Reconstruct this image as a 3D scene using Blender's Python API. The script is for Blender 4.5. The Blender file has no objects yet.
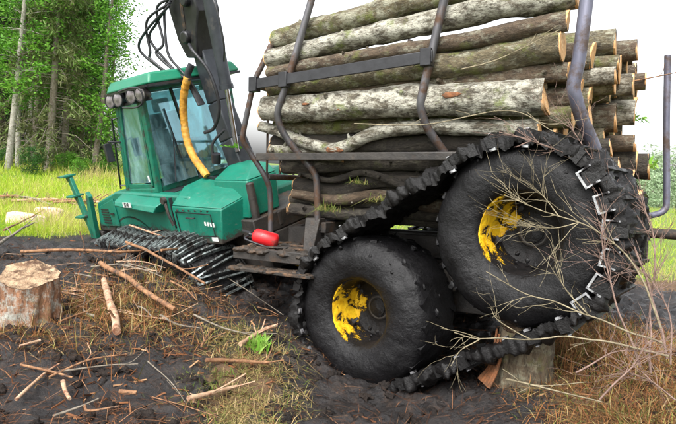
import bpy, math, random
import numpy as np
from mathutils import Vector, Matrix, noise
rnd = random.Random(7)
V = Vector
S = bpy.context.scene
COL = S.collection
RAD = math.radians

# ------------------------------------------------------------------ camera
FPX = 540.0; PITCH = RAD(4.66); ROLL = RAD(4.5)
fwd = V((0, math.cos(PITCH), -math.sin(PITCH))); r0 = V((1, 0, 0)); u0 = r0.cross(fwd)
rgt = r0*math.cos(ROLL) + u0*math.sin(ROLL); upv = -r0*math.sin(ROLL) + u0*math.cos(ROLL)
EYE = V((0, 0, 1.6))
cd = bpy.data.cameras.new('camera'); cam = bpy.data.objects.new('camera', cd); COL.objects.link(cam)
cd.sensor_width = 36; cd.lens = 36*FPX/676; cd.clip_start = .05; cd.clip_end = 3000
cam.matrix_world = Matrix(((rgt.x, upv.x, -fwd.x, EYE.x), (rgt.y, upv.y, -fwd.y, EYE.y), (rgt.z, upv.z, -fwd.z, EYE.z), (0, 0, 0, 1)))
S.camera = cam
def at(x, y, d):            # a measured photo point at its distance -> place in the world
    return EYE + (fwd + rgt*((x-338)/FPX) + upv*((212-y)/FPX))*d

# ------------------------------------------------------------------ world, sun, exposure
SUN_EL, SUN_AZ = 52, 205    # soft overcast light from behind the camera, a little to the left
w = bpy.data.worlds.new('World'); S.world = w; w.use_nodes = True
nt = w.node_tree; bg = nt.nodes['Background']
sky = nt.nodes.new('ShaderNodeTexSky'); sky.sky_type = 'NISHITA'; sky.sun_disc = False
sky.sun_elevation = RAD(SUN_EL); sky.sun_rotation = RAD(SUN_AZ); sky.dust_density = 4.0; sky.air_density = 1.0; sky.ozone_density = 1.0
hs = nt.nodes.new('ShaderNodeHueSaturation'); hs.inputs['Saturation'].default_value = .12
nt.links.new(sky.outputs[0], hs.inputs['Color']); nt.links.new(hs.outputs[0], bg.inputs[0]); bg.inputs[1].default_value = .15
sl = bpy.data.lights.new('sun', 'SUN'); sl.energy = 1.0; sl.angle = RAD(25); sl.color = (1, .97, .92)
so = bpy.data.objects.new('sun', sl); COL.objects.link(so)
az = RAD(SUN_AZ); el = RAD(SUN_EL)
sdir = V((math.sin(az)*math.cos(el), math.cos(az)*math.cos(el), math.sin(el)))
so.rotation_euler = sdir.to_track_quat('Z', 'Y').to_euler(); so.location = (0, -3, 20)
S.view_settings.view_transform = 'Standard'; S.view_settings.look = 'None'; S.view_settings.gamma = 1
S.view_settings.exposure = 1.5
S.cycles.max_bounces = 6; S.cycles.diffuse_bounces = 3; S.cycles.glossy_bounces = 3; S.cycles.transparent_max_bounces = 6

# ------------------------------------------------------------------ materials
class NT:
    def __init__(s, name):
        s.m = bpy.data.materials.new(name); s.m.use_nodes = True; s.t = s.m.node_tree; s.b = s.t.nodes['Principled BSDF']
    def n(s, typ, **kw):
        o = s.t.nodes.new('ShaderNode'+typ)
        for k, v in kw.items(): setattr(o, k, v)
        return o
    def l(s, a, b): s.t.links.new(a, b)
    def coord(s, sc=(1, 1, 1), world=False):
        mp = s.n('Mapping'); mp.inputs['Scale'].default_value = sc
        if world: s.l(s.n('NewGeometry').outputs['Position'], mp.inputs[0])
        else: s.l(s.n('TexCoord').outputs['Object'], mp.inputs[0])
        return mp.outputs[0]
    def coord2(s, co, sc):
        mp = s.n('Mapping'); mp.inputs['Scale'].default_value = sc; s.l(co, mp.inputs[0]); return mp.outputs[0]
    def noise(s, co, scale, det=5, rough=.6, dist=0):
        o = s.n('TexNoise'); o.inputs['Scale'].default_value = scale; o.inputs['Detail'].default_value = det
        o.inputs['Roughness'].default_value = rough; o.inputs['Distortion'].default_value = dist; s.l(co, o.inputs['Vector']); return o.outputs['Fac']
    def ramp(s, fac, stops, interp='LINEAR'):
        o = s.n('ValToRGB'); e = o.color_ramp.elements; o.color_ramp.interpolation = interp
        while len(e) < len(stops): e.new(.5)
        for k, (p, c) in enumerate(stops):
            e[k].position = p; e[k].color = (*c, 1) if len(c) == 3 else c
        s.l(fac, o.inputs[0]); return o.outputs[0]
    def mix(s, fac, a, b, mode='MIX'):
        o = s.n('Mix', data_type='RGBA', blend_type=mode)
        for v, i in ((fac, 0), (a, 6), (b, 7)):
            if hasattr(v, 'links'): s.l(v, o.inputs[i])
            else: o.inputs[i].default_value = (*v, 1) if isinstance(v, tuple) else v
        return o.outputs[2]
    def math(s, op, a, b=0):
        o = s.n('Math', operation=op, use_clamp=False)
        for v, i in ((a, 0), (b, 1)):
            if hasattr(v, 'links'): s.l(v, o.inputs[i])
            else: o.inputs[i].default_value = v
        return o.outputs[0]
    def bump(s, h, st=.5, d=.02):
        o = s.n('Bump'); o.inputs['Strength'].default_value = st; o.inputs['Distance'].default_value = d
        s.l(h, o.inputs['Height']); s.l(o.outputs[0], s.b.inputs['Normal'])
    def set(s, col=None, rough=None, metal=None, spec=None):
        for v, k in ((col, 'Base Color'), (rough, 'Roughness'), (metal, 'Metallic'), (spec, 'Specular IOR Level')):
            if v is None: continue
            if hasattr(v, 'links'): s.l(v, s.b.inputs[k])
            else: s.b.inputs[k].default_value = (*v, 1) if isinstance(v, tuple) else v
        return s.m
g = lambda v: (v, v, v)

def m_simple(name, c1, c2, scale=6, rough=.6, metal=0, bump=.2, bd=.01, sc=(1, 1, 1), spec=.5, dirt_or_sheen=None, dl=.55):
    n = NT(name); co = n.coord(sc); f = n.noise(co, scale)
    col = n.ramp(f, [(.3, c1), (.7, c2)])
    if dirt_or_sheen:
        d = n.ramp(n.noise(n.coord(), scale*.7, 6, .7), [(dl-.06, g(0)), (dl+.06, g(1))]); col = n.mix(d, col, dirt_or_sheen)
        rr = n.mix(d, g(rough), g(.75)); n.l(rr, n.b.inputs['Roughness'])
    else: n.set(rough=rough)
    n.bump(n.noise(co, scale*6), bump, bd)
    return n.set(col, None, metal, spec)

def m_paint(name, c1, c2, z0, z1, mud=(.035, .028, .022)):
    # machine paint with mud splashed up from below (local height z0..z1) and scuffs
    n = NT(name); co = n.coord(); f = n.noise(co, 2.5, 6, .65); col = n.ramp(f, [(.3, c1), (.75, c2)])
    sep = n.n('SeparateXYZ'); n.l(co, sep.inputs[0])
    mr = n.n('MapRange'); mr.inputs[1].default_value = z0; mr.inputs[2].default_value = z1; mr.inputs[3].default_value = 1; mr.inputs[4].default_value = 0
    n.l(sep.outputs[2], mr.inputs[0])
    sp = n.noise(co, 7, 8, .75); sp2 = n.noise(co, 38, 3, .6)
    k = n.math('ADD', n.math('MULTIPLY', mr.outputs[0], .95), n.math('ADD', n.math('MULTIPLY', sp, .75), n.math('MULTIPLY', sp2, .25)))
    d = n.ramp(k, [(.86, g(0)), (1.1, g(1))])
    scuff = n.ramp(n.noise(n.coord((1, 1, 3)), 14, 8, .75), [(.55, g(0)), (.72, g(.5))])
    col = n.mix(scuff, col, (.13, .16, .13)); col = n.mix(d, col, mud)
    n.l(n.mix(d, g(.42), g(.75)), n.b.inputs['Roughness']); n.bump(n.mix(.5, sp2, sp), .12, .004)
    return n.set(col)
def m_mudblack(name, base, pale, z=0, rough=.42, bs=.7, fs=30):
    n = NT(name); co = n.coord(); f = n.noise(co, 5, 8, .7); f2 = n.noise(co, fs, 6, .7)
    col = n.ramp(f, [(.3, base), (.62, tuple(c*2 for c in base)), (.8, pale)])
    n.l(n.mix(n.ramp(n.noise(co, 2.6, 5, .65), [(.45, g(0)), (.6, g(.75))]), n.ramp(f2, [(.35, g(rough-.05)), (.65, g(rough+.25))]), g(.2)), n.b.inputs['Roughness'])
    n.bump(n.mix(.5, f, f2), bs, .03)
    return n.set(col, spec=.3)
M = {}
M['green'] = m_paint('green_paint', (.002, .112, .072), (.009, .178, .118), .42, .98)
M['green_bright'] = m_paint('green_paint_top', (.004, .145, .075), (.012, .19, .11), -1, .2)
M['green_plain'] = m_simple('green_bare_paint', (.003, .11, .066), (.011, .165, .105), 8, .45, bump=.1, bd=.003, dirt_or_sheen=(.04, .05, .035), dl=.57)
M['grime'] = m_simple('muddy_steel', (.018, .016, .015), (.05, .043, .037), 7, .55, .1, .5, .01, dirt_or_sheen=(.055, .032, .018), dl=.6)
M['black'] = m_simple('black_steel', (.012, .012, .014), (.03, .03, .034), 9, .42, .2, .2, .004, dirt_or_sheen=(.05, .04, .03), dl=.66)
M['boom'] = m_simple('dark_grey_boom_paint', (.022, .026, .032), (.05, .056, .066), 5, .42, .15, .2, .004, dirt_or_sheen=(.09, .08, .07), dl=.66)
M['stake'] = m_simple('worn_stake_steel', (.05, .048, .05), (.14, .135, .145), 6, .4, .5, .3, .004, sc=(1, 1, .3), dirt_or_sheen=(.09, .05, .03), dl=.53)
M['stake_blue'] = m_simple('worn_blue_stake_steel', (.07, .07, .1), (.17, .17, .22), 6, .4, .4, .3, .004, sc=(1, 1, .3), dirt_or_sheen=(.08, .055, .045), dl=.56)
M['rust'] = m_simple('rusty_mud_plate', (.05, .03, .018), (.16, .085, .04), 6, .7, 0, .6, .01, dirt_or_sheen=(.02, .017, .014), dl=.5)
M['lump'] = m_simple('crumbly_black_mud', (.006, .005, .005), (.03, .021, .016), 8, .75, 0, .9, .03, spec=.25)
M['rust_mud'] = m_simple('brown_drying_mud', (.012, .01, .008), (.05, .034, .022), 5, .65, 0, .8, .02, dirt_or_sheen=(.1, .055, .028), dl=.6)
M['rubber'] = m_mudblack('muddy_rubber', (.004, .0038, .0042), (.017, .015, .015), rough=.38, bs=.65, fs=20)
M['track'] = m_mudblack('muddy_track_steel', (.006, .0057, .0057), (.03, .028, .028), rough=.42)
M['clod'] = m_mudblack('wet_mud_clod', (.004, .0036, .0036), (.015, .0125, .012), rough=.42)
M['worn'] = m_simple('worn_bright_steel', (.4, .4, .42), (.75, .75, .78), 25, .28, .8, .3, .003, dirt_or_sheen=(.02, .018, .018), dl=.5)
M['bar_steel'] = m_simple('wet_track_bar_steel', (.16, .19, .19), (.42, .47, .46), 14, .28, .6, .3, .003, dirt_or_sheen=(.02, .017, .015), dl=.5)
M['hose'] = m_simple('hose_rubber', (.01, .01, .012), (.025, .025, .03), 10, .45, 0, .1)
M['chrome'] = m_simple('cylinder_rod_steel', (.5, .5, .52), (.7, .7, .72), 20, .2, 1, .05)
M['red'] = m_simple('red_cylinder_paint', (.45, .008, .012), (.6, .015, .02), 7, .38, 0, .2, .003, dirt_or_sheen=(.1, .025, .018), dl=.58)
M['seat'] = m_simple('dark_seat_fabric', (.02, .02, .022), (.05, .05, .055), 30, .8)
M['white'] = m_simple('white_sticker', (.55, .57, .55), (.75, .76, .74), 20, .4, dirt_or_sheen=(.12, .13, .11), dl=.64)
M['lens'] = m_simple('lamp_lens', (.07, .06, .065), (.3, .27, .28), 12, .12, .3, .1)
M['pink'] = m_simple('pale_pink_wood', (.5, .33, .27), (.72, .55, .48), 5, .8, 0, .5, .01, sc=(1, 5, 5), dirt_or_sheen=(.24, .12, .06), dl=.62)

def m_sleeve():
    n = NT('yellow_hose_sleeve'); co = n.coord(); f = n.noise(co, 12, 5)
    n.bump(n.noise(co, 30, 4), .55, .02)
    return n.set(n.ramp(f, [(.3, (.3, .12, .012)), (.5, (.58, .28, .03)), (.72, (.66, .38, .1))]), .6)
M['sleeve'] = m_sleeve()
def m_rim():
    # yellow rim, thickly caked with mud except for a broken patch on one side
    n = NT('yellow_rim_paint'); co = n.coord(); sep = n.n('SeparateXYZ'); n.l(co, sep.inputs[0])
    k = n.math('ADD', n.math('MULTIPLY', sep.outputs[0], 1.6), n.math('ADD', n.math('MULTIPLY', sep.outputs[2], -.35), n.math('MULTIPLY', n.math('SUBTRACT', n.noise(co, 8, 10, .78, .4), .27), 1.9)))
    d = n.ramp(k, [(.77, g(0)), (.83, g(1))])
    y = n.ramp(n.noise(co, 14), [(.3, (.5, .25, .004)), (.7, (.78, .5, .02))])
    mud = n.ramp(n.noise(co, 9, 8, .7), [(.35, (.004, .0038, .004)), (.7, (.014, .012, .012))])
    n.l(n.mix(d, g(.5), g(.5)), n.b.inputs['Roughness']); n.bump(n.mix(.5, n.math('MULTIPLY', d, -1), n.noise(co, 20, 6)), .8, .03)
    return n.set(n.mix(d, mud, y), spec=.2)
M['rim'] = m_rim()
def m_glass():
    n = NT('cab_glass'); out = n.t.nodes['Material Output']
    tr = n.n('BsdfTransparent'); tr.inputs[0].default_value = (.74, .97, .99, 1)
    gl = n.n('BsdfGlossy'); gl.inputs['Roughness'].default_value = .04; gl.inputs[0].default_value = (.62, .92, 1, 1)
    fr = n.n('Fresnel'); fr.inputs[0].default_value = 1.6
    mx = n.n('MixShader'); n.l(n.math('ADD', n.math('MULTIPLY', fr.outputs[0], .75), .2), mx.inputs[0]); n.l(tr.outputs[0], mx.inputs[1]); n.l(gl.outputs[0], mx.inputs[2])
    dirt_or_sheen = n.n('BsdfDiffuse'); dirt_or_sheen.inputs[0].default_value = (.5, .78, .84, 1)  # pale blue sky reflection painted onto the glass as a diffuse layer
    m2 = n.n('MixShader'); n.l(n.ramp(n.noise(n.coord((1, 1, .35)), 5, 6, .7), [(.4, g(.03)), (.7, g(.34))]), m2.inputs[0])
    n.l(mx.outputs[0], m2.inputs[1]); n.l(dirt_or_sheen.outputs[0], m2.inputs[2]); n.l(m2.outputs[0], out.inputs[0])
    return n.m
M['glass'] = m_glass()

def m_bark(name, dark, mid, pale, moss, wm=.5, wp=.5, upright=False):
    # bark: dark furrows, pale lichen blotches, moss; differs from log to log
    n = NT(name); oi = n.n('ObjectInfo'); mp = n.n('Mapping'); tc = n.n('TexCoord'); n.l(tc.outputs['Object'], mp.inputs[0])
    cx = n.n('CombineXYZ'); n.l(n.math('MULTIPLY', oi.outputs['Random'], 37), cx.inputs[0]); n.l(cx.outputs[0], mp.inputs['Location'])
    co = mp.outputs[0]; m2 = n.n('Mapping'); m2.inputs['Scale'].default_value = (1.3, 1.3, .3) if upright else (.45, 1, 1); n.l(co, m2.inputs[0]); cs = m2.outputs[0]
    a = n.noise(cs, 16, 8, .75); b = n.noise(n.coord2(co, (.6, 1, 1)), 11, 8, .72, .3); c = n.noise(co, 4.5, 6, .7); d = n.noise(cs, 45, 5, .7)
    col = n.ramp(a, [(.32, dark), (.5, mid), (.68, tuple(min(1, x*1.5) for x in mid))])
    k = n.math('ADD', b, n.math('MULTIPLY', n.math('SUBTRACT', oi.outputs['Random'], .5), .12))
    lich = n.ramp(n.math('ADD', n.math('MULTIPLY', k, .7), n.math('MULTIPLY', d, .3)), [(.56-.16*wp, g(0)), (.66-.14*wp, g(1))])
    col = n.mix(lich, col, n.mix(d, pale, tuple(x*.6 for x in pale)))
    ms = n.ramp(c, [(.66-.18*wm, g(0)), (.76-.16*wm, g(.85))]); col = n.mix(ms, col, moss)
    spk = n.ramp(n.noise(cs, 75, 4, .8), [(.36, g(.75)), (.46, g(0))]); col = n.mix(spk, col, dark)
    n.bump(n.mix(.4, n.mix(.5, a, b), d), 1.0, .045)
    return n.set(col, .85)
M['bark_pale'] = m_bark('pale_lichen_bark', (.02, .015, .01), (.1, .085, .06), (.56, .54, .45), (.13, .16, .03), .55, .6)
M['bark_brown'] = m_bark('brown_bark', (.018, .012, .008), (.085, .058, .036), (.3, .28, .21), (.11, .12, .03), .5, .4)
M['bark_moss'] = m_bark('mossy_bark', (.025, .018, .011), (.11, .088, .05), (.4, .39, .29), (.13, .15, .03), .75, .5)
M['bark_shaded'] = m_bark('shade_darkened_bark', (.008, .0065, .005), (.028, .022, .016), (.1, .088, .065), (.045, .05, .014), .35, .35)  # shade low in the load is painted into this bark colour
def m_cut():
    n = NT('sawn_end_grain'); co = n.coord(); wv = n.n('TexWave', wave_type='RINGS', rings_direction='X'); wv.inputs['Scale'].default_value = 9
    wv.inputs['Distortion'].default_value = 3; wv.inputs['Detail'].default_value = 3; n.l(co, wv.inputs[0])
    f = n.noise(co, 16, 6); col = n.ramp(f, [(.3, (.55, .28, .1)), (.55, (.72, .45, .22)), (.8, (.78, .6, .38))])
    col = n.mix(n.math('MULTIPLY', wv.outputs[1], .45), col, (.42, .19, .06))
    col = n.mix(n.ramp(n.noise(co, 6, 4), [(.58, g(0)), (.7, g(.7))]), col, (.36, .16, .06)); n.bump(f, .3, .01)
    return n.set(col, .75)
M['cut'] = m_cut()
M['peeled'] = m_simple('orange_torn_wood', (.16, .055, .02), (.34, .13, .045), 30, .7, 0, .8, .02, dirt_or_sheen=(.16, .07, .03), dl=.52)
M['stick_brown'] = m_simple('brown_stick_bark', (.12, .05, .022), (.36, .19, .09), 16, .75, 0, .6, .01, dirt_or_sheen=(.05, .03, .02), dl=.58)
M['stick_pale'] = m_simple('pale_debarked_stick', (.3, .18, .1), (.54, .38, .26), 14, .7, 0, .5, .01, dirt_or_sheen=(.2, .08, .04), dl=.56)
M['stick_grey'] = m_simple('grey_dry_stick', (.09, .075, .055), (.26, .22, .17), 16, .75, 0, .5, .01)
M['twig'] = m_simple('pale_dry_twig', (.1, .08, .045), (.32, .27, .17), 24, .7, 0, .3, .005)
M['twig_red'] = m_simple('red_brown_twig', (.09, .05, .038), (.25, .165, .13), 24, .7, 0, .3, .005)

def m_leaf(name, cols, rough=.55, trans=.35, bright=0):
    n = NT(name); at_ = n.n('Attribute', attribute_name='tint'); oi = n.n('ObjectInfo')
    f = n.math('ADD', at_.outputs['Fac'], n.math('MULTIPLY', n.math('SUBTRACT', oi.outputs['Random'], .5), .25))
    col = n.ramp(f, [(i/(len(cols)-1), c) for i, c in enumerate(cols)])
    n.set(col, rough, spec=.25); out = n.t.nodes['Material Output']
    tl = n.n('BsdfTranslucent'); n.l(col, tl.inputs[0]); mx = n.n('MixShader'); mx.inputs[0].default_value = trans
    n.l(n.b.outputs[0], mx.inputs[1]); n.l(tl.outputs[0], mx.inputs[2]); n.l(mx.outputs[0], out.inputs[0])
    return n.m
M['leaf'] = m_leaf('broadleaf_foliage', [(.035, .1, .012), (.075, .21, .02), (.12, .31, .03), (.2, .4, .055)])
M['leaf_hazed'] = m_leaf('haze_tinted_foliage', [(.2, .3, .16), (.3, .4, .24), (.42, .5, .34)], .7, .3)  # distance haze painted into the leaf colour
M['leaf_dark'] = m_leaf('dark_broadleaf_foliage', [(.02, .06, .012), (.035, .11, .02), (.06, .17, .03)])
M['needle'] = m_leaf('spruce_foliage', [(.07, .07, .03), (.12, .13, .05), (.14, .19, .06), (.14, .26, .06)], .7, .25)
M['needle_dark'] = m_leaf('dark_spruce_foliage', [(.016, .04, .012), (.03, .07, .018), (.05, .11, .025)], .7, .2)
M['grass'] = m_leaf('meadow_grass', [(.13, .27, .014), (.25, .42, .02), (.38, .54, .035), (.5, .55, .08), (.52, .45, .19)], .6, .45)
M['fresh'] = m_leaf('fresh_green_sprig', [(.1, .28, .02), (.2, .42, .05), (.34, .5, .12)], .5, .4)
M['straw'] = m_leaf('dry_straw', [(.09, .14, .02), (.2, .2, .06), (.32, .22, .09), (.5, .38, .2)], .7, .25)
M['brush'] = m_leaf('rusty_brush', [(.07, .1, .02), (.1, .04, .018), (.26, .11, .04), (.36, .18, .075), (.28, .27, .07), (.55, .4, .22)], .75, .2)
M['litter'] = m_leaf('brown_litter', [(.02, .011, .008), (.1, .04, .018), (.24, .1, .042), (.48, .28, .15)], .75, .1)
M['trunk_grey'] = m_bark('grey_trunk_bark', (.12, .1, .08), (.26, .24, .2), (.5, .48, .42), (.16, .17, .09), .3, .8)
M['trunk_brown'] = m_bark('brown_trunk_bark', (.06, .045, .035), (.15, .12, .09), (.3, .28, .23), (.12, .12, .06), .3, .4)

def m_ground():
    n = NT('forest_ground'); co = n.coord(world=True); a = n.n('Attribute', attribute_name='mud'); b = n.n('Attribute', attribute_name='brown')
    f1 = n.noise(co, 3.2, 8, .7); f2 = n.noise(co, 22, 8, .75); f3 = n.noise(co, 1.1, 4)
    mud = n.ramp(n.mix(.5, f1, f2), [(.36, (.008, .0072, .0075)), (.5, (.018, .0158, .0158)), (.63, (.04, .03, .025))])
    brn = n.ramp(f2, [(.3, (.05, .028, .015)), (.55, (.13, .075, .035)), (.75, (.24, .16, .08))])
    grs = n.ramp(f2, [(.3, (.07, .12, .015)), (.6, (.16, .22, .03)), (.8, (.3, .28, .09))])
    mk = n.ramp(n.math('ADD', n.math('MULTIPLY', a.outputs['Fac'], .8), n.math('MULTIPLY', n.math('SUBTRACT', f1, .5), .7)), [(.36, g(0)), (.46, g(1))])
    bk = n.ramp(n.math('ADD', n.math('MULTIPLY', b.outputs['Fac'], .8), n.math('MULTIPLY', n.math('SUBTRACT', f2, .5), .9)), [(.36, g(0)), (.5, g(1))])
    mud = n.mix(n.ramp(n.noise(co, 5, 8, .75), [(.55, g(0)), (.66, g(.7))]), mud, n.ramp(f2, [(.3, (.02, .012, .008)), (.6, (.075, .042, .024)), (.8, (.16, .1, .06))]))
    col = n.mix(mk, grs, n.mix(bk, mud, brn))
    n.l(n.mix(mk, g(.9), n.mix(bk, n.ramp(f2, [(.35, g(.24)), (.7, g(.6))]), g(.85))), n.b.inputs['Roughness'])
    n.bump(n.mix(.45, f1, f2), .9, .06)
    return n.set(col, spec=.5)
M['ground'] = m_ground()

# ------------------------------------------------------------------ mesh helpers
class MB:
    def __init__(s): s.v = []; s.f = []; s.mi = []; s.cur = 0
    def add(s, vs, fs):
        o = len(s.v); s.v += [tuple(p) for p in vs]; s.f += [tuple(i+o for i in q) for q in fs]; s.mi += [s.cur]*len(fs); return s
    def box(s, lo, hi, m=None, taper=None):
        (a, b, c), (d, e, f) = lo, hi
        vs = [V(p) for p in ((a, b, c), (d, b, c), (d, e, c), (a, e, c), (a, b, f), (d, b, f), (d, e, f), (a, e, f))]
        if m: vs = [m @ p for p in vs]
        return s.add(vs, [(0, 3, 2, 1), (4, 5, 6, 7), (0, 1, 5, 4), (1, 2, 6, 5), (2, 3, 7, 6), (3, 0, 4, 7)])
    def hexa(s, vs): return s.add([V(p) for p in vs], [(0, 3, 2, 1), (4, 5, 6, 7), (0, 1, 5, 4), (1, 2, 6, 5), (2, 3, 7, 6), (3, 0, 4, 7)])
    def bar(s, p, q, wd, ht, up=(0, 0, 1)):
        p = V(p); q = V(q); d = (q-p).normalized(); sd = d.cross(V(up)).normalized(); u2 = sd.cross(d)
        a = sd*wd/2; b = u2*ht/2
        return s.hexa([p-a-b, p+a-b, p+a+b, p-a+b, q-a-b, q+a-b, q+a+b, q-a+b])
    def tube(s, pts, rad, seg=10, cap=True, fn=None):
        pts = [V(p) for p in pts]; n = len(pts)
        if not hasattr(rad, '__len__'): rad = [rad]*n
        t = (pts[1]-pts[0]).normalized(); up = V((0, 0, 1)) if abs(t.z) < .9 else V((1, 0, 0)); a = t.cross(up).normalized()
        vs = []; 
        for i, p in enumerate(pts):
            t = (pts[min(i+1, n-1)]-pts[max(i-1, 0)]).normalized(); a = (a-t*a.dot(t)).normalized(); b = t.cross(a)
            for k in range(seg):
                th = 2*math.pi*k/seg; rr = rad[i]
                if fn: rr *= fn(i, k, p+(a*math.cos(th)+b*math.sin(th))*rr)
                vs.append(p+(a*math.cos(th)+b*math.sin(th))*rr)
        fs = [(i*seg+k, i*seg+(k+1) % seg, (i+1)*seg+(k+1) % seg, (i+1)*seg+k) for i in range(n-1) for k in range(seg)]
        if cap: fs += [tuple(range(seg))[::-1], tuple((n-1)*seg+k for k in range(seg))]
        return s.add(vs, fs)
    def lathe(s, prof, seg=48, fn=None, close=True):      # profile (radius, y) turned round the y axis
        m = len(prof); vs = []
        for k in range(seg):
            th = 2*math.pi*k/seg
            for j, (r, y) in enumerate(prof):
                p = V((r*math.cos(th), y, r*math.sin(th)))
                if fn: p = fn(p, j)
                vs.append(p)
        fs = [(k*m+j, k*m+j+1, ((k+1) % seg)*m+j+1, ((k+1) % seg)*m+j) for k in range(seg) for j in range(m-1)]
        return s.add(vs, fs)
    def prism(s, poly, y0, y1):                            # polygon in x,z pushed along y
        n = len(poly); vs = [(x, y0, z) for x, z in poly]+[(x, y1, z) for x, z in poly]
        return s.add(vs, [tuple(range(n)), tuple(range(n, 2*n))[::-1]]+[(i, i+n, (i+1) % n+n, (i+1) % n) for i in range(n)])
    def blob(s, c, r, seg=7, sq=(1, 1, 1), rough=.3):
        c = V(c); sd = rnd.random()*99; vs = []
        for j in range(1, 5):
            ph = math.pi*j/5
            for k in range(seg):
                th = 2*math.pi*k/seg; d = V((math.sin(ph)*math.cos(th), math.sin(ph)*math.sin(th), math.cos(ph)))
                q = 1+rough*noise.noise(d*1.7+V((sd, 0, 0))); vs.append(c+V((d.x*sq[0], d.y*sq[1], d.z*sq[2]))*r*q)
        vs += [c+V((0, 0, r*sq[2])), c-V((0, 0, r*sq[2]))]; T, B = 4*seg, 4*seg+1
        fs = [(j*seg+k, (j+1)*seg+k, (j+1)*seg+(k+1) % seg, j*seg+(k+1) % seg) for j in range(3) for k in range(seg)]
        fs += [(T, k, (k+1) % seg) for k in range(seg)]+[(B, 3*seg+(k+1) % seg, 3*seg+k) for k in range(seg)]
        return s.add(vs, fs)
    def mesh(s, name, mats, smooth=None):
        me = bpy.data.meshes.new(name); me.from_pydata(s.v, [], s.f)
        for m in (mats if isinstance(mats, (list, tuple)) else [mats]): me.materials.append(m)
        if any(s.mi): me.polygons.foreach_set('material_index', s.mi)
        import bmesh
        bm = bmesh.new(); bm.from_mesh(me); bmesh.ops.recalc_face_normals(bm, faces=bm.faces); bm.to_mesh(me); bm.free()
        if smooth is not None:
            me.polygons.foreach_set('use_smooth', [True]*len(me.polygons)); me.set_sharp_from_angle(angle=RAD(smooth))
        me.update(); return me

ROOTINV = {}
def put(name, me, parent=None, mat=None, bevel=0):
    o = bpy.data.objects.new(name, me); COL.objects.link(o)
    Mw = mat or Matrix.Identity(4)
    if parent:
        o.parent = parent; o.matrix_basis = WM[parent.name].inverted() @ Mw
    else: o.matrix_basis = Mw
    WM[o.name] = Mw
    if bevel:
        b = o.modifiers.new('bevel', 'BEVEL'); b.width = bevel; b.segments = 2; b.limit_method = 'ANGLE'; b.angle_limit = RAD(40)
    return o
WM = {}
def part(name, mb, mat, parent, Mw=None, smooth=35, bevel=0):
    return put(name, mb.mesh(name, mat, smooth), parent, Mw, bevel)
def tag(o, label, cat, group=None, kind=None):
    if label: o['label'] = label
    if cat: o['category'] = cat
    if group: o['group'] = group
    if kind: o['kind'] = kind
    return o
def thing(name, loc, label, cat, group=None):
    o = bpy.data.objects.new(name, None); COL.objects.link(o); o.location = loc; o.empty_display_size = .2
    WM[o.name] = Matrix.Translation(loc); return tag(o, label, cat, group)
def curve(pts, n=40):                                   # smooth path through points
    pts = [V(p) for p in pts]; P = [pts[0]*2-pts[1]]+pts+[pts[-1]*2-pts[-2]]; out = []
    segs = len(pts)-1; per = max(2, n//segs)
    for i in range(segs):
        a, b, c, d = P[i:i+4]
        for k in range(per):
            t = k/per; out.append(.5*((2*b)+(c-a)*t+(2*a-5*b+4*c-d)*t*t+(-a+3*b-3*c+d)*t**3))
    return out+[pts[-1]]
def frame(yaw, pitch, roll, org):                       # x = front, y = machine's left (camera side), z = up
    y, p, q = RAD(yaw), RAD(pitch), RAD(roll)
    X = V((-math.sin(y), math.cos(y), 0)); Y = V((-math.cos(y), -math.sin(y), 0)); Z = V((0, 0, 1))
    X2 = X*math.cos(p)-Z*math.sin(p); Z2 = Z*math.cos(p)+X*math.sin(p)
    Y3 = Y*math.cos(q)-Z2*math.sin(q); Z3 = Z2*math.cos(q)+Y*math.sin(q)
    return Matrix(((X2.x, Y3.x, Z3.x, org[0]), (X2.y, Y3.y, Z3.y, org[1]), (X2.z, Y3.z, Z3.z, org[2]), (0, 0, 0, 1)))
TM = frame(60, 4, 0, (1.563, 5.64, .745))               # load carrier
FM = frame(48, 5, 17, (-.53, 7.01, .26))                # tractor unit, sunk and leaning to this side
T = lambda x, y, z: TM @ V((x, y, z))
F = lambda x, y, z: FM @ V((x, y, z))

# ------------------------------------------------------------------ ground
CP = np.array([(0, 3.3, -.12), (-2, 3.2, -.2), (2.2, 3.1, .2), (2.7, 3.5, .36), (3.3, 4.1, .42), (-2.5, 4.4, .03), (-2.2, 4.9, .06), (-2.75, 4.3, .05), (.25, 4.45, -.36), (.5, 5.2, -.42), (.75, 4.1, -.2), (-.05, 4.0, -.27), (1.45, 3.5, .0), (1.62, 3.8, .04), (2.3, 4.0, .28), (-.8, 5.0, -.12),
    (-3.05, 6.85, .27), (-2.35, 6.25, .26), (-1.95, 6.0, .24), (-1.5, 5.75, .12), (-1.15, 5.45, -.05), (-.9, 6.0, -.1), (-3.55, 7.35, .22), (-2.5, 5.6, .05), (-1.6, 6.6, .1), (-4.2, 8.6, .14),
    (-5, 10, .1), (-8, 15, .05), (-16, 28, .42), (3, 5, .1), (5, 8, .2), (10, 15, .25), (20, 40, .4), (0, 12, .1), (0, 0, -.05), (0, -8, 0), (-30, 40, .6), (-60, 90, .8), (60, 90, .6), (-5, 5, .0), (6, 3, .25), (-9, 3, 0), (0, 60, .4)])
def smooth01(t): t = np.clip(t, 0, 1); return t*t*(3-2*t)
def base_h(x, y):
    x = np.asarray(x, float); y = np.asarray(y, float)
    num = np.zeros_like(x); den = np.zeros_like(x)
    for a, b, c in CP:
        d2 = (x-a)**2+(y-b)**2; w_ = 1/(d2+.12)**1.7; num += w_*c; den += w_
    return num/den
def mud_m(x, y):                                         # churned mud round the machine
    edge = 8.7+.35*np.sin(x*1.3)+.25*np.sin(x*3.1+1)
    return smooth01((edge-y)/.8+.5)*smooth01((9+x)/2)*smooth01((12-x)/3)*smooth01((y+4)/2)
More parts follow.
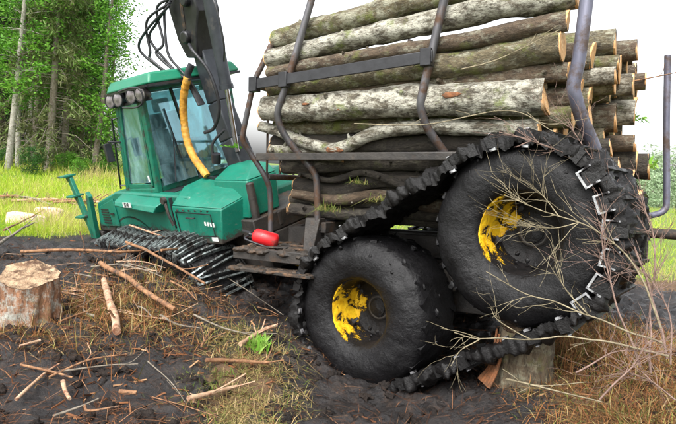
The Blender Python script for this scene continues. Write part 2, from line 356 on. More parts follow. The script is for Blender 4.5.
def brown_m(x, y):                                       # litter-covered ground
    a = smooth01(1-np.hypot((x-2.75)/1.2, (y-3.7)/2.2)+.45)
    b = smooth01(1-np.hypot((x+.65)/.42, (y-4.2)/1.0)+.25)*.8
    c = smooth01(1-np.hypot((x+2.0)/1.2, (y-5.2)/.9)+.1)*.6
    d = smooth01((y-7.0)/1.5)*.8*(x > 0)
    return np.clip(np.maximum(np.maximum(a, b), np.maximum(c, d)), 0, 1)
def grow(a, b, step, far, k=1.13):
    xs = list(np.arange(a, b, step)); s_ = step; x = xs[-1]; hi = []
    while x < far: s_ *= k; x += s_; hi.append(x)
    s_ = step; x = xs[0]; lo = []
    while x > -far: s_ *= k; x -= s_; lo.append(x)
    return np.array(lo[::-1]+xs+hi)
gx = grow(-4.6, 4.0, .034, 700); gy = grow(2.4, 8.2, .034, 900)
GX, GY = np.meshgrid(gx, gy)
GZ = base_h(GX, GY); MU = mud_m(GX, GY); BR = brown_m(GX, GY)
near = (GX > -9) & (GX < 9) & (GY > 0) & (GY < 14)
fl = GZ.ravel().copy(); nr = near.ravel(); mu = MU.ravel(); X_ = GX.ravel(); Y_ = GY.ravel()
def detail(x, y, m):
    p = V((x, y, 0)); a = noise.fractal(p*1.5, 1, 2, 4); b = noise.fractal(p*5.5+V((9, 3, 0)), .9, 2, 4)
    c = noise.voronoi(p*7)[0][0]
    e = noise.fractal(p*11+V((3, 7, 0)), .8, 2, 3); k_ = min(1, max(0, .5+noise.noise(p*.9+V((5, 1, 0)))))
    return m*(.055*a+(.03+.04*k_)*b+.05*(.45-c)*k_+.022*e)+(1-m)*.04*a
for i in np.nonzero(nr)[0]: fl[i] += detail(X_[i], Y_[i], mu[i])
nxg, nyg = len(gx), len(gy)
idx = np.arange(nxg*nyg).reshape(nyg, nxg)
quads = np.stack([idx[:-1, :-1], idx[:-1, 1:], idx[1:, 1:], idx[1:, :-1]], -1).reshape(-1, 4)
me = bpy.data.meshes.new('ground'); me.from_pydata(np.stack([X_, Y_, fl], 1).tolist(), [], quads.tolist())
for nm, arr in (('mud', MU), ('brown', BR)):
    at_ = me.attributes.new(nm, 'FLOAT', 'POINT'); at_.data.foreach_set('value', arr.ravel().astype(np.float32))
me.materials.append(M['ground']); me.polygons.foreach_set('use_smooth', [True]*len(me.polygons))
tag(put('ground', me), None, None, kind='structure')
def H(x, y):
    x = float(x); y = float(y); h = float(base_h(x, y))
    if -9 < x < 9 and 0 < y < 14: h += detail(x, y, float(mud_m(x, y)))
    return h
def ground_at(px, py):                                   # where a photo point meets the ground
    d = (at(px, py, 1)-EYE); p = EYE.copy(); t = 1.0
    for _ in range(400):
        p = EYE+d*t
        if p.z <= float(base_h(p.x, p.y)): break
        t += .03
    return V((p.x, p.y, H(p.x, p.y)))

# ------------------------------------------------------------------ forwarder
fo = thing('forwarder', (-.3, 6.0, -.1), 'green muddy forestry forwarder bogged down in mud with a full load of logs', 'forwarder')

# wheels: y = outward
def mudded(amp, fr):
    def fn(p, j):
        d = p.normalized(); q = noise.fractal(p*fr, .9, 2, 4); return p+d*amp*q
    return fn
def make_tyre():
    b = MB()
    prof = [(.345, -.27), (.36, -.3), (.42, -.315), (.5, -.325), (.56, -.315), (.61, -.29), (.64, -.25), (.65, -.18), (.655, -.09), (.657, 0), (.655, .09), (.65, .18), (.64, .25), (.61, .29), (.585, .305), (.56, .325), (.53, .338), (.5, .345), (.46, .346), (.42, .34), (.38, .328), (.345, .315), (.318, .29), (.31, .2)]
    prof = [(.31+(r_-.31)*1.16 if r_ > .31 else r_, y_*1.06) for r_, y_ in prof]
    b.lathe(prof, 140, mudded(.02, 5))
    for k in range(22):                                  # tread bars
        for sd in (-1, 1):
            th = 2*math.pi*(k+.5*(sd > 0))/22
            m = Matrix.Rotation(-th, 4, 'Y') @ Matrix.Translation((.7, sd*.14, 0)) @ Matrix.Rotation(sd*.5, 4, 'X')
            b.box((-.04, -.155, -.03), (.0, .155, .03), m)
    return b.mesh('tyre', M['rubber'], 50)
def make_rim():
    b = MB()
    b.lathe([(.33, .285), (.325, .295), (.31, .29), (.295, .24), (.285, .15), (.275, .05), (.26, .0), (.2, -.03), (.16, -.04), (.12, -.04), (.1, -.03), (.001, -.03)], 64, mudded(.006, 8))
    b.lathe([(.35, -.29), (.33, -.2), (.33, .05)], 48)
    return b.mesh('wheel_rim', M['rim'], 40)
def make_hub():
    b = MB(); b.lathe([(.001, -.012), (.06, -.015), (.085, -.022), (.09, -.035)], 24, mudded(.02, 12))
    for k in range(0):
        th = 2*math.pi*k/10; b.tube([(.205*math.cos(th), -.035, .205*math.sin(th)), (.205*math.cos(th), .0, .205*math.sin(th))], .016, 6)
    return b.mesh('hub', M['rubber'], 40)
def make_clods(n, seed):
    global rnd
    rnd = random.Random(seed); b = MB()
    for _ in range(n):
        th = rnd.uniform(0, 2*math.pi); q = rnd.random()
        if q < .62: rr = rnd.uniform(.66, .73); y = rnd.uniform(-.3, .33); s_ = rnd.uniform(.012, .034)
        elif q < .85: rr = rnd.uniform(.42, .66); y = .352; s_ = rnd.uniform(.004, .02)
        else: rr = rnd.uniform(.18, .33); y = rnd.uniform(.05, .1)+(rr-.18)*.4; s_ = rnd.uniform(.012, .03)
        b.blob((rr*math.cos(th), y, rr*math.sin(th)), s_, 6, (1.3, .4, 1.3), .6)
    return b.mesh('caked_mud', M['rubber'], 60)
def fuse(o, vox, amp, sc=.05):                             # melt overlapping lumps into one rough skin of mud
    r_ = o.modifiers.new('fuse', 'REMESH'); r_.mode = 'VOXEL'; r_.voxel_size = vox; r_.use_smooth_shade = True
    t_ = bpy.data.textures.new('mud_relief', 'CLOUDS'); t_.noise_scale = sc; t_.noise_depth = 4
    d_ = o.modifiers.new('relief', 'DISPLACE'); d_.texture = t_; d_.strength = amp; d_.mid_level = .5; d_.texture_coords = 'LOCAL'
me_tyre, me_rim, me_hub, me_mud = make_tyre(), make_rim(), make_hub(), make_clods(90, 3)
def wheel(Mw, near=True, spin=0):
    W = Mw @ Matrix.Rotation(spin, 4, 'Y')
    wh = put('wheel', me_rim, fo, W)
    put('tyre', me_tyre, wh, W); put('hub', me_hub, wh, W)
    if near: o_ = put('caked_mud', me_mud, wh, W); o_['kind'] = 'stuff'; fuse(o_, .011, .012)
    return wh
# tracks
def make_shoe(mi, nub=0):
    # x along the track, y across (outwards), z away from the wheel
    b = MB(); b.box((-.04, -.345, 0), (.04, .345, .02)); b.box((-.012, -.33, .02), (.012, .33, .055))
    for sd in (-1, 1):                                   # side lugs that hug the tyre shoulder
        w_ = .06 if mi else .042; e_ = -.12 if mi else -.075; b.hexa([(-.045, sd*.33, .03), (.045, sd*.33, .03), (.045, sd*.36, .03), (-.045, sd*.36, .03), (-w_, sd*.345, e_), (w_*.8, sd*.345, e_+.02), (w_*.8, sd*.368, e_+.02), (-w_, sd*.368, e_)])
    b.cur = mi                                           # worn bright edges, on some shoes only
    y = .368
    if nub: b.cur = 1; b.box((-.03, y-.02, -.09), (.02, y+.006, -.07)); b.box((-.01, .3, .05), (.011, .335, .058))
    if mi == 0: return b.mesh('track_shoe', [M['track'], M['worn']], 40)
    b.box((-.066, y-.012, -.128), (.066, y+.012, -.112)); b.box((-.066, y-.012, -.125), (-.054, y+.01, -.02)); b.box((.054, y-.012, -.125), (.066, y+.01, -.02))
    return b.mesh('track_shoe', [M['track'], M['worn']], 40)
def make_bar_shoe():
    b = MB()
    for dx in (-.035, .035):
        ys = [-.345+.69*k/6 for k in range(7)]; az_ = lambda y: .055*(1-(y/.345)**2)
        for y0, y1 in zip(ys, ys[1:]): b.hexa([(dx-.014, y0, .0+az_(y0)), (dx+.014, y0, .0+az_(y0)), (dx+.014, y1, .0+az_(y1)), (dx-.014, y1, .0+az_(y1)), (dx-.01, y0, .042+az_(y0)), (dx+.01, y0, .042+az_(y0)), (dx+.01, y1, .042+az_(y1)), (dx-.01, y1, .042+az_(y1))])
    b.box((-.05, -.33, 0), (.05, -.27, .012)); b.box((-.05, .27, 0), (.05, .33, .012))
    for sd in (-1, 1): b.hexa([(-.05, sd*.335, .03), (.05, sd*.335, .03), (.05, sd*.36, .03), (-.05, sd*.36, .03), (-.04, sd*.345, -.1), (.04, sd*.345, -.1), (.04, sd*.365, -.1), (-.04, sd*.365, -.1)])
    return b.mesh('track_shoe', [M['bar_steel']], 40)
me_shoe, me_dull, me_nub, me_bar = make_shoe(1), make_shoe(0), make_shoe(0, 1), make_bar_shoe()
def belt(c0, c1, R, n, sag=.0):
    # closed path round two wheels in the x,z plane: list of (pos, tangent)
    c0 = V((c0[0], 0, c0[1])); c1 = V((c1[0], 0, c1[1])); d = (c1-c0); L = d.length; d.normalize(); nv = V((-d.z, 0, d.x))
    if nv.z < 0: nv = -nv; 
    tot = 2*L+2*math.pi*R; out = []
    for k in range(n):
        s_ = tot*k/n
        if s_ < L: p = c0+nv*(R-sag*math.sin(math.pi*s_/L))+d*s_; nn = nv; 
        elif s_ < L+math.pi*R:
            a = (s_-L)/R; nn = nv*math.cos(a)+d*math.sin(a); p = c1+nn*R
        elif s_ < 2*L+math.pi*R: q = s_-L-math.pi*R; nn = -nv; p = c1-nv*R-d*q
        else:
            a = (s_-2*L-math.pi*R)/R; nn = -nv*math.cos(a)-d*math.sin(a); p = c0+nn*R
        out.append((p, nn))
    return out
def track(Mw, c0, c1, R, n, y, me_s, mat, side=1, sag=.0, name='track'):
    path = belt(c0, c1, R, n, sag); b = MB(); bi = MB()
    for k in range(n):                                   # side chains between the shoes
        p, nn = path[k]; q, n2 = path[(k+1) % n]
        for yy in (-.3, .3):
            for off in (-.02, .02):
                (b if yy*side > 0 else bi).bar(p+nn*.012+V((0, y+yy+off, 0)), q+n2*.012+V((0, y+yy+off, 0)), .016, .03, nn)
    tr = part('track', b, mat, fo, Mw); put('inner_chain', bi.mesh('inner_chain', mat, 35), tr, Mw)
    for k in range(n):
        p, nn = path[k]; tx = V((0, 1, 0)).cross(nn).normalized()
        jit = rnd.uniform(-.09, .09)
        if me_s is me_bar: jit *= 2
        m = Matrix(((tx.x, 0, nn.x, p.x), (0, side, 0, y), (tx.z, 0, nn.z, p.z), (0, 0, 0, 1))) @ Matrix.Rotation(jit, 4, 'Z') @ Matrix.Rotation(rnd.uniform(-.14, .14), 4, 'Y') @ Matrix.Translation((rnd.uniform(-.015, .015), rnd.uniform(-.015, .015), 0)) @ Matrix.Diagonal((1, 1 if me_s is me_bar else 1.1, 1, 1))
        put('track_shoe', me_s if me_s is me_bar or (p.x < -.95 and p.z < .95 and p.z > -.2) else (me_nub if rnd.random() < .5 else me_dull), tr, Mw @ m)
    return tr
BT = math.radians(29.5); hx, hz = .85*math.cos(BT), .85*math.sin(BT)
BM = TM @ Matrix.Translation((.03, 1.08, 0)) @ Matrix.Rotation(RAD(-8.5), 4, 'Z') @ Matrix.Translation((0, -1.08, 0))
BMS = {1: BM, -1: TM}
for s_ in (1, -1):                                       # rear bogie: front wheel down in the mud, rear wheel up on a stump
    for c, sp in (((hx, -hz), -.1), ((-hx, hz), -.45)):
        Mw = BMS[s_] @ Matrix.Translation((c[0], s_*1.08, c[1]))
        if s_ < 0: Mw = Mw @ Matrix.Rotation(math.pi, 4, 'Z')
        wheel(Mw, s_ > 0, sp)
    track(BMS[s_], (hx, -hz), (-hx, hz), .735, 38, s_*1.08, me_shoe, M['track'], s_)
    b = MB(); b.bar((hx, s_*.68, -hz), (-hx, s_*.68, hz), .16, .3); b.tube([(0, s_*.2, 0), (0, s_*.78, 0)], .16, 16)
    for c in ((hx, -hz), (-hx, hz)): b.tube([(c[0], s_*.6, c[1]), (c[0], s_*1.05, c[1])], .13, 16)
    part('bogie_beam', b, M['grime'], fo, BMS[s_], bevel=.02)
rnd = random.Random(11)
def mud_belt(pth, y, sg, amp, seed, lo=-.35, hi=.37, zb=-.05, zt=.035):
    # a thick uneven skin of mud packed between the shoes
    b = MB(); n = len(pth); prof = []; K = 22
    for k in range(K): prof.append((lo+(hi-lo)*k/(K-1), zt))
    for k in range(6): prof.append((hi+.012, zt-(zt-zb)*(k+1)/7))
    for k in range(K): prof.append((hi-(hi-lo)*k/(K-1), zb))
    m = len(prof); vs = []
    for p, nn in pth:
        q0 = noise.noise(p*1.9+V((seed, 0, 0)))
        for yy, z in prof:
            c = p+V((0, y+sg*yy, 0)); q = noise.fractal(c*7+V((seed, 0, 0)), .75, 2, 5); q2 = noise.noise(c*22)
            dz = amp*(q*1.15+.22*q2+.5*q0-.25); vs.append(c+nn*(z+(dz if z > zb+.01 else -dz*.5))+V((0, sg*(.5*dz if yy > hi-.02 else 0), 0)))
    b.add(vs, [(i*m+k, i*m+(k+1) % m, ((i+1) % n)*m+(k+1) % m, ((i+1) % n)*m+k) for i in range(n) for k in range(m)]); return b
tag(part('caked_mud', mud_belt(belt((hx, -hz), (-hx, hz), .735, 560), 1.08, 1, .062, 4.0, hi=.395), M['clod'], fo, BM, 80), None, None, kind='stuff')
for s_ in (1, -1):                                       # tractor bogie
    for x in (.75, 2.3):
        Mw = FM @ Matrix.Translation((x, s_*.98, 0))
        if s_ < 0: Mw = Mw @ Matrix.Rotation(math.pi, 4, 'Z')
        wheel(Mw, False, 1.0)
    tag(part('caked_mud', mud_belt(belt((.75, 0), (2.3, 0), .685, 260, .06), s_*.98, s_, .085, 9.0, zt=.008, zb=-.04), M['clod'], fo, FM, 80), None, None, kind='stuff')
    track(FM, (.75, 0), (2.3, 0), .685, 46, s_*.98, me_bar, M['track'], s_, .06)
    b = MB(); b.bar((.75, s_*.6, 0), (2.3, s_*.6, 0), .16, .3); b.tube([(1.1, 0, 0), (1.1, s_*.7, 0)], .16, 16)
    part('bogie_beam', b, M['grime'], fo, FM, bevel=.02)

# carrier frame
b = MB()
b.box((-1.3, -.3, .02), (2.3, -.12, .26)); b.box((-1.3, .12, .02), (2.3, .3, .26)); b.box((-1.2, -.12, .05), (2.2, .12, .2))
for x in (1.5, .02, -1.15): b.box((x-.09, -.88, .262), (x+.09, .88, .38))
b.box((-.75, -.55, -.22), (.75, .5, .018)); b.box((-.45, -.6, -.45), (.45, .55, -.222))  # cross-box widened to close the gap between the wheels and keep it dark
part('carrier_frame', b, M['grime'], fo, TM, bevel=.012)
b = MB(); b.tube([(-1.4, -.9, .33), (-2.6, -.9, .30)], .055, 14); b.box((-1.5, -.9, .14), (-1.38, -.1, .3)); b.tube([(-2.6, -.9, .30), (-2.6, .9, .30)], .055, 14)
part('rear_frame_tube', b, M['rust'], fo, TM)
b = MB(); b.tube(curve([(-1.6, -1.2, 2.23), (-1.62, -1.2, 1.4), (-1.65, -1.2, .72), (-1.63, -1.18, .56), (-1.5, -1.1, .5), (-1.3, -.95, .46)], 30), .034, 12)
part('rear_stake', b, M['stake_blue'], fo, TM)
# stakes: foot on the bolster, kink outwards, long upper arm
STK = [([(1.38, 1.17, 2.75), (1.52, 1.19, 2.3), (1.68, 1.21, 1.82), (1.79, 1.21, 1.55), (1.81, 1.19, 1.42), (1.76, 1.12, 1.25), (1.62, .98, 1.02), (1.53, .92, .88), (1.51, .9, .7), (1.5, .89, .3)], .035, 'stake'),
       ([(.02, 1.17, 2.62), (.11, 1.2, 2.2), (.18, 1.21, 1.86), (.25, 1.21, 1.56), (.26, 1.19, 1.44), (.22, 1.12, 1.28), (.1, .98, 1.06), (.03, .92, .9), (.02, .9, .7), (.02, .89, .3)], .038, 'stake'),
       ([(-1.06, 1.17, 2.5), (-1.03, 1.2, 2.1), (-1.0, 1.21, 1.75), (-.97, 1.21, 1.55), (-.99, 1.19, 1.44), (-1.03, 1.12, 1.3), (-1.1, .99, 1.12), (-1.15, .92, .95), (-1.16, .9, .75), (-1.16, .89, .3)], .05, 'stake_blue')]
for pts, rr, mt in STK:
    b = MB(); b.tube(curve(pts, 60), rr, 14); part('stake', b, M[mt], fo, TM, 60)
    if mt == 'stake_blue': continue
    b = MB(); b.tube(curve([(x, -y, z) for x, y, z in pts], 60), rr, 14); part('stake', b, M[mt], fo, TM, 60)
b = MB(); b.bar((2.1, 1.262, 1.79), (.14, 1.262, 1.875), .022, .105)
for x, z in ((2.08, 1.79), (1.7, 1.807), (.2, 1.872)): b.box((x-.05, 1.2, z-.075), (x+.05, 1.285, z+.075))
part('side_rail', b, M['black'], fo, TM, bevel=.006)
b = MB(); b.bar((2.2, 1.04, 1.06), (-.05, 1.03, 1.04), .05, .08); part('side_rail', b, M['grime'], fo, TM, bevel=.01)
b = MB(); b.bar((2.0, -1.26, 1.79), (-1.0, -1.26, 1.875), .022, .105); part('side_rail', b, M['black'], fo, TM, bevel=.006)
# headboard behind the crane
gate = MB()
for s_ in (1, -1):
    gate.tube(curve([(1.98, s_*1.1, 2.22), (2.06, s_*1.15, 2.0), (2.15, s_*1.17, 1.81), (2.28, s_*1.17, 1.34), (2.3, s_*1.15, 1.22), (2.26, s_*1.06, 1.08), (2.16, s_*.95, .85), (2.14, s_*.88, .66), (2.14, s_*.86, .2)], 50), .03, 12)
gate.tube([(2.0, -1.1, 2.2), (2.0, 1.1, 2.2)], .026, 10); gate.tube([(2.15, -1.15, 1.8), (2.15, 1.15, 1.8)], .03, 10); gate.tube([(2.16, -.9, .85), (2.16, .9, .85)], .035, 10)
hb = part('headboard', gate, M['stake'], fo, TM, 60)
for y in (.92, .68, .4, .13, -.13, -.4, -.68, -.92):
    b = MB(); b.tube([(2.0, y, 2.2), (2.15, y, 1.8), (2.17, y*.98, .85)], .013, 8); put('headboard_bar', b.mesh('headboard_bar', M['stake'], 60), hb, TM)
# articulation and front platform
b = MB(); b.tube([T(2.25, 0, .1), T(2.7, 0, .06), F(-.2, 0, .35), F(.3, 0, .35)], [.18, .2, .2, .22], 16); b.tube([T(2.55, 0, -.25), T(2.55, 0, .4)], .14, 16)
for s_ in (.35, -.35): b.tube([T(2.0, s_, .0), F(.3, s_*1.1, .4)], .05, 12)
part('articulation_joint', b, M['grime'], fo, None)
b = MB(); b.bar((2.4, .75, .045), (1.4, .75, .045), .8, .035); b.bar((2.4, 1.17, .02), (1.35, 1.17, .02), .03, .12); b.bar((1.92, .2, .0), (1.92, 1.15, .0), .1, .08)
part('front_platform', b, M['grime'], fo, TM, bevel=.006)
b = MB(); rnd = random.Random(41)
for _ in range(170):
    x = rnd.uniform(1.35, 2.42); y = rnd.uniform(.35, 1.2); b.blob((x, y, .05+rnd.uniform(-.02, .02)), rnd.uniform(.02, .06), 6, (1.5, 1.3, .6), .6)
for _ in range(60):
    x = rnd.uniform(1.3, 2.36); b.blob((x, rnd.uniform(1.12, 1.33), -.12), rnd.uniform(.015, .04), 6, (1.6, 1.2, .6), .6)
o_ = part('caked_mud', b, M['rust_mud'], fo, TM, 60); o_['kind'] = 'stuff'; fuse(o_, .014, .04, .06)
b = MB(); b.bar((2.36, 1.2, -.13), (1.3, 1.2, -.13), .28, .03); b.bar((2.3, 1.1, -.12), (2.3, 1.1, .04), .04, .05); b.bar((1.5, 1.1, -.12), (1.5, 1.1, .04), .04, .05)
part('step_plate', b, M['rust'], fo, TM, bevel=.005)
b = MB(); b.hexa([(1.62, .76, .03), (1.5, .76, .03), (1.5, 1.0, .03), (1.62, 1.0, .03), (1.64, .8, .42), (1.46, .8, .42), (1.46, .92, .42), (1.64, .92, .42)]); part('platform_post', b, M['grime'], fo, TM, bevel=.01)
for dx, dy, a in ((2.0, 1.0, .3), (1.75, .95, -.4), (1.9, .7, .1), (2.25, .6, .9)):
    b = MB(); m = Matrix.Translation((dx, dy, .085)) @ Matrix.Rotation(a, 4, 'Z') @ Matrix.Rotation(.12, 4, 'X'); b.box((-.17, -.05, -.008), (.17, .05, .012), m)
    part('rusty_plate', b, M['rust'], fo, TM, bevel=.004)

# tractor hull
b = MB()
b.prism([(.62, .62), (3.55, .60), (3.36, 1.08), (2.62, 1.26), (.72, 1.2), (.55, .95)], -.82, .82)
hull = part('hull', b, M['green'], fo, FM, bevel=.03)
b = MB(); b.prism([(-.3, .2), (3.3, .2), (3.5, .597), (-.2, .617)], -.55, .55); part('belly_frame', b, M['grime'], fo, FM, bevel=.02)
# sloping side shelf below the door
b = MB(); b.hexa([(1.35, .83, .98), (2.45, .83, 1.02), (2.35, 1.02, 1.1), (1.3, 1.02, 1.02), (1.2, .7, 1.2), (2.45, .7, 1.28), (2.4, .98, 1.16), (1.25, .99, 1.1)])
part('door_step', b, M['green'], fo, FM, bevel=.015)
b = MB(); b.box((1.62, .985, 1.045), (1.84, .992, 1.115), Matrix.Rotation(0, 4, 'X')); 
plate = part('number_plate', b, M['white'], fo, FM @ Matrix.Translation((.22, .035, .045)) )
tc = bpy.data.curves.new('number', 'FONT'); tc.body = '818'; tc.size = .085; tc.extrude = .0015; tc.align_x = 'CENTER'; tc.align_y = 'CENTER'
to = bpy.data.objects.new('tmp', tc); COL.objects.link(to); dg = bpy.context.evaluated_depsgraph_get(); dg.update(); tme = bpy.data.meshes.new_from_object(to.evaluated_get(dg)); bpy.data.objects.remove(to)
tme.materials.clear(); tme.materials.append(M['black'])
put('number', tme, plate, FM @ Matrix.Translation((1.95, 1.0305, 1.125)) @ Matrix.Rotation(math.pi, 4, 'Z') @ Matrix.Rotation(math.pi/2, 4, 'X'))
# engine side panel, grooves, latch
b = MB(); b.prism([(2.75, .72), (3.4, .7), (3.26, 1.02), (2.75, 1.15)], .823, .84); pn = part('engine_panel', b, M['green'], fo, FM, bevel=.006)
b = MB(); b.box((2.82, .84, .9), (2.92, .858, .93)); part('latch', b, M['black'], pn, FM)
for k in range(6):
    b = MB(); b.box((2.98, .838, .76+.042*k), (3.22, .852, .778+.042*k)); part('louvre', b, M['black'], pn, FM)
# machinery box beside the crane, faceted
b = MB()
b.hexa([(.03, .45, .66), (.98, .45, .64), (.98, .93, .62), (.06, .93, .64), (.0, .45, 1.12), (.98, .45, 1.16), (.98, .93, 1.1), (.0, .88, 1.06)])
b.hexa([(.0, .4, 1.122), (.98, .4, 1.162), (.98, .93, 1.102), (.0, .88, 1.062), (.14, .35, 1.24), (.95, .35, 1.34), (.95, .7, 1.3), (.16, .66, 1.2)])
bx = part('machinery_box', b, M['green'], fo, FM, bevel=.018)
b = MB(); b.box((.12, .931, .68), (.24, .936, .73)); part('sticker', b, M['white'], bx, FM)
for k in range(4):
    b = MB(); b.box((.12+.055*k, .934, .86+.004*k), (.15+.055*k, .938, .91+.004*k)); part('worn_lettering', b, M['white'], bx, FM)
b = MB(); q_ = [(.16, .935, .74), (.9, .935, .72), (.9, .935, 1.03), (.16, .93, 1.01)]
for k in range(4): b.bar(q_[k], q_[(k+1) % 4], .012, .006, (0, 1, 0))
part('panel_seam', b, M['black'], bx, FM)
for k in range(6):
    b = MB(); x_ = .2+.13*k; b.tube([(x_, .925, 1.05-.012*0), (x_, .94, 1.05)], .012, 8); part('bolt', b, M['grime'], bx, FM)
b = MB(); b.tube(curve([(.5, .93, .96), (.5, .965, .965), (.64, .965, .965), (.64, .93, .96)], 10), .009, 7); part('box_handle', b, M['black'], bx, FM)
b = MB(); b.bar((1.0, .4, 1.36), (.2, .38, 1.26), .03, .03); b.bar((1.0, .9, 1.2), (1.02, .9, .8), .04, .02); part('box_hinge', b, M['black'], bx, FM)
b = MB(); b.tube([F(1.08, .93, 1.18), F(1.08, .98, 1.18)], .045, 14); b.tube([F(1.06, .95, 1.14), F(1.02, .97, 1.0), F(1.0, .95, .85)], .02, 8); part('hose_coupling', b, M['grime'], fo, None)
b = MB()
b.hexa([(-.12, .1, .86), (.5, .1, .86), (.5, .6, .86), (-.1, .58, .86), (-.1, .02, 1.3), (.5, .0, 1.33), (.5, .55, 1.33), (-.1, .5, 1.3)])
b.hexa([(-.1, .02, 1.302), (.5, 0, 1.332), (.5, .55, 1.332), (-.1, .5, 1.302), (.05, .0, 1.42), (.45, .0, 1.46), (.45, .3, 1.46), (.05, .28, 1.42)])
part('rear_valve_cover', b, M['green'], fo, FM, bevel=.018)
b = MB(); b.box((-.2, -.7, .62), (.6, .62, .85)); b.tube([(-.14, .52, .7), (-.14, .5, 1.28)], .05, 12); b.tube([(-.14, .2, .66), (-.14, .2, .84)], .07, 12); part('crane_plinth', b, M['grime'], fo, FM, bevel=.015)
# front guard: leaning ladder post and upright plate
b = MB(); b.bar((3.9, .9, 1.55), (3.62, .9, .55), .06, .12, (1, 0, .3)); fg = part('front_guard', b, M['green_plain'], fo, FM, bevel=.008)
for x, z in ((3.9, 1.55), (3.81, 1.22), (3.71, .88)):
    b = MB(); b.box((x-.08, .82, z-.015), (x+.16, 1.02, z+.015)); b.hexa([(x+.02, .88, z-.1), (x+.06, .88, z-.1), (x+.06, .92, z-.1), (x+.02, .92, z-.1), (x, .88, z-.016), (x+.14, .88, z-.016), (x+.14, .92, z-.016), (x, .92, z-.016)]); part('rung', b, M['green_plain'], fg, FM, bevel=.005)
b = MB(); b.prism([(3.5, .5), (3.72, .5), (3.44, 1.2), (3.4, 1.28), (3.34, 1.2)], .86, .93); part('guard_plate', b, M['green_plain'], fo, FM, bevel=.006)
b = MB(); b.box((3.45, -.8, .3), (3.62, .85, .6)); part('front_bumper', b, M['grime'], fo, FM, bevel=.02)
# rounded muddy fender in front of the hull
b = MB(); b.tube([(2.55 + .02*k, .66+.04*k*0, .62) for k in range(2)], .01, 6)
b = MB(); N = 12
for k in range(N):
    a0, a1 = math.pi*(.15+.6*k/N), math.pi*(.15+.6*(k+1)/N)
    P = lambda a, r, y: (2.4+r*math.cos(a)*1.0, y, .0+r*math.sin(a))
    b.hexa([P(a0, .86, .5), P(a0, .89, .5), P(a0, .89, .82), P(a0, .86, .82), P(a1, .86, .5), P(a1, .89, .5), P(a1, .89, .82), P(a1, .86, .82)])
part('fender', b, M['grime'], fo, FM, 60)

# cab
b = MB(); pz = [((1.55, .72, 1.22), (1.38, .70, 2.6)), ((2.38, .72, 1.22), (2.0, .70, 2.6))]
for s_ in (1, -1):
    for p, q in pz:
        b.bar((p[0], s_*p[1], p[2]), (q[0], s_*q[1], q[2]), .09, .075, (0, 1, 0))
    b.bar((1.55, s_*.72, 1.255), (2.38, s_*.72, 1.255), .07, .07); b.bar((1.38, s_*.7, 2.585), (2.0, s_*.7, 2.585), .07, .07)
b.bar((1.56, -.72, 1.255), (1.56, .72, 1.255), .07, .075); b.bar((1.38, -.7, 2.585), (1.38, .7, 2.585), .07, .07); b.bar((2.38, -.72, 1.255), (2.38, .72, 1.255), .07, .07); b.bar((2.0, -.7, 2.585), (2.0, .7, 2.585), .07, .07)
cab = part('cab', b, M['green_plain'], fo, FM, bevel=.015)
b = MB(); b.box((1.2, -.7, 1.2), (2.5, .7, 1.225)); part('cab_floor', b, M['black'], cab, FM)
b = MB(); b.hexa([(.98, -.66, 2.62), (2.14, -.66, 2.62), (2.14, .8, 2.62), (.98, .8, 2.62), (1.05, -.6, 2.76), (2.08, -.6, 2.76), (2.08, .72, 2.76), (1.05, .72, 2.76)]); part('roof', b, M['green_bright'], cab, FM, bevel=.03)
b = MB(); b.box((.99, -.65, 2.622-.037), (2.13, .79, 2.617)); part('roof_lining', b, M['black'], cab, FM)
def pane(name, q, th=.008):
    q = [V(p) for p in q]; nn = (q[1]-q[0]).cross(q[2]-q[0]).normalized()*th; b = MB(); b.hexa(q+[p+nn for p in q]); return part(name, b, M['glass'], cab, FM)
pane('rear_window', [(1.47, .67, 1.3), (1.47, .12, 1.3), (1.66, .12, 2.56), (1.66, .65, 2.56)])
pane('rear_window', [(1.47, .06, 1.3), (1.47, -.67, 1.3), (1.66, -.65, 2.56), (1.66, .06, 2.56)])
pane('front_window', [(2.37, .67, 1.3), (2.37, -.67, 1.3), (2.02, -.65, 2.54), (2.02, .65, 2.54)])
pane('door_window', [(1.62, .73, 1.36), (2.3, .73, 1.36), (1.97, .71, 2.5), (1.46, .71, 2.5)])
pane('door_window', [(1.62, -.73, 1.36), (2.3, -.73, 1.36), (1.97, -.71, 2.5), (1.46, -.71, 2.5)])
b = MB()
for p, q in (((1.64, .742, 1.32), (1.46, .722, 2.53)), ((2.29, .742, 1.32), (1.95, .722, 2.53))): b.bar(p, q, .05, .02, (0, 1, 0))
b.bar((1.62, .742, 1.32), (2.31, .742, 1.32), .05, .02, (0, 1, 0)) if False else b.box((1.64, .733, 1.295), (2.29, .755, 1.345))
b.box((1.48, .714, 2.5), (1.95, .736, 2.55))
door = part('door', b, M['green_plain'], cab, FM, bevel=.004)
b = MB(); b.bar((1.47, .09, 1.28), (1.66, .09, 2.56), .05, .03, (0, 1, 0)); part('window_post', b, M['black'], cab, FM)
b = MB(); b.bar((1.44, .5, 1.32), (1.53, .3, 1.95), .012, .015); b.bar((1.49, .3, 1.6), (1.6, .3, 2.3), .015, .015, (0, 1, 0)); part('wiper', b, M['black'], cab, FM)
b = MB(); b.box((1.75, -.25, 1.23), (2.2, .25, 1.62)); b.box((2.1, -.24, 1.6), (2.22, .24, 2.25)); b.box((2.12, -.13, 2.26), (2.2, .13, 2.45)); b.box((1.75, .27, 1.75), (2.1, .36, 1.8)); b.box((1.75, -.36, 1.75), (2.1, -.27, 1.8)); part('seat', b, M['seat'], cab, FM, bevel=.03)
b = MB(); b.box((1.64, .5, 1.43), (1.72, .745, 1.56)); 
b = MB(); b.box((1.67, .742, 1.38), (1.71, .746, 1.46)); part('window_sticker', b, M['white'], cab, FM)
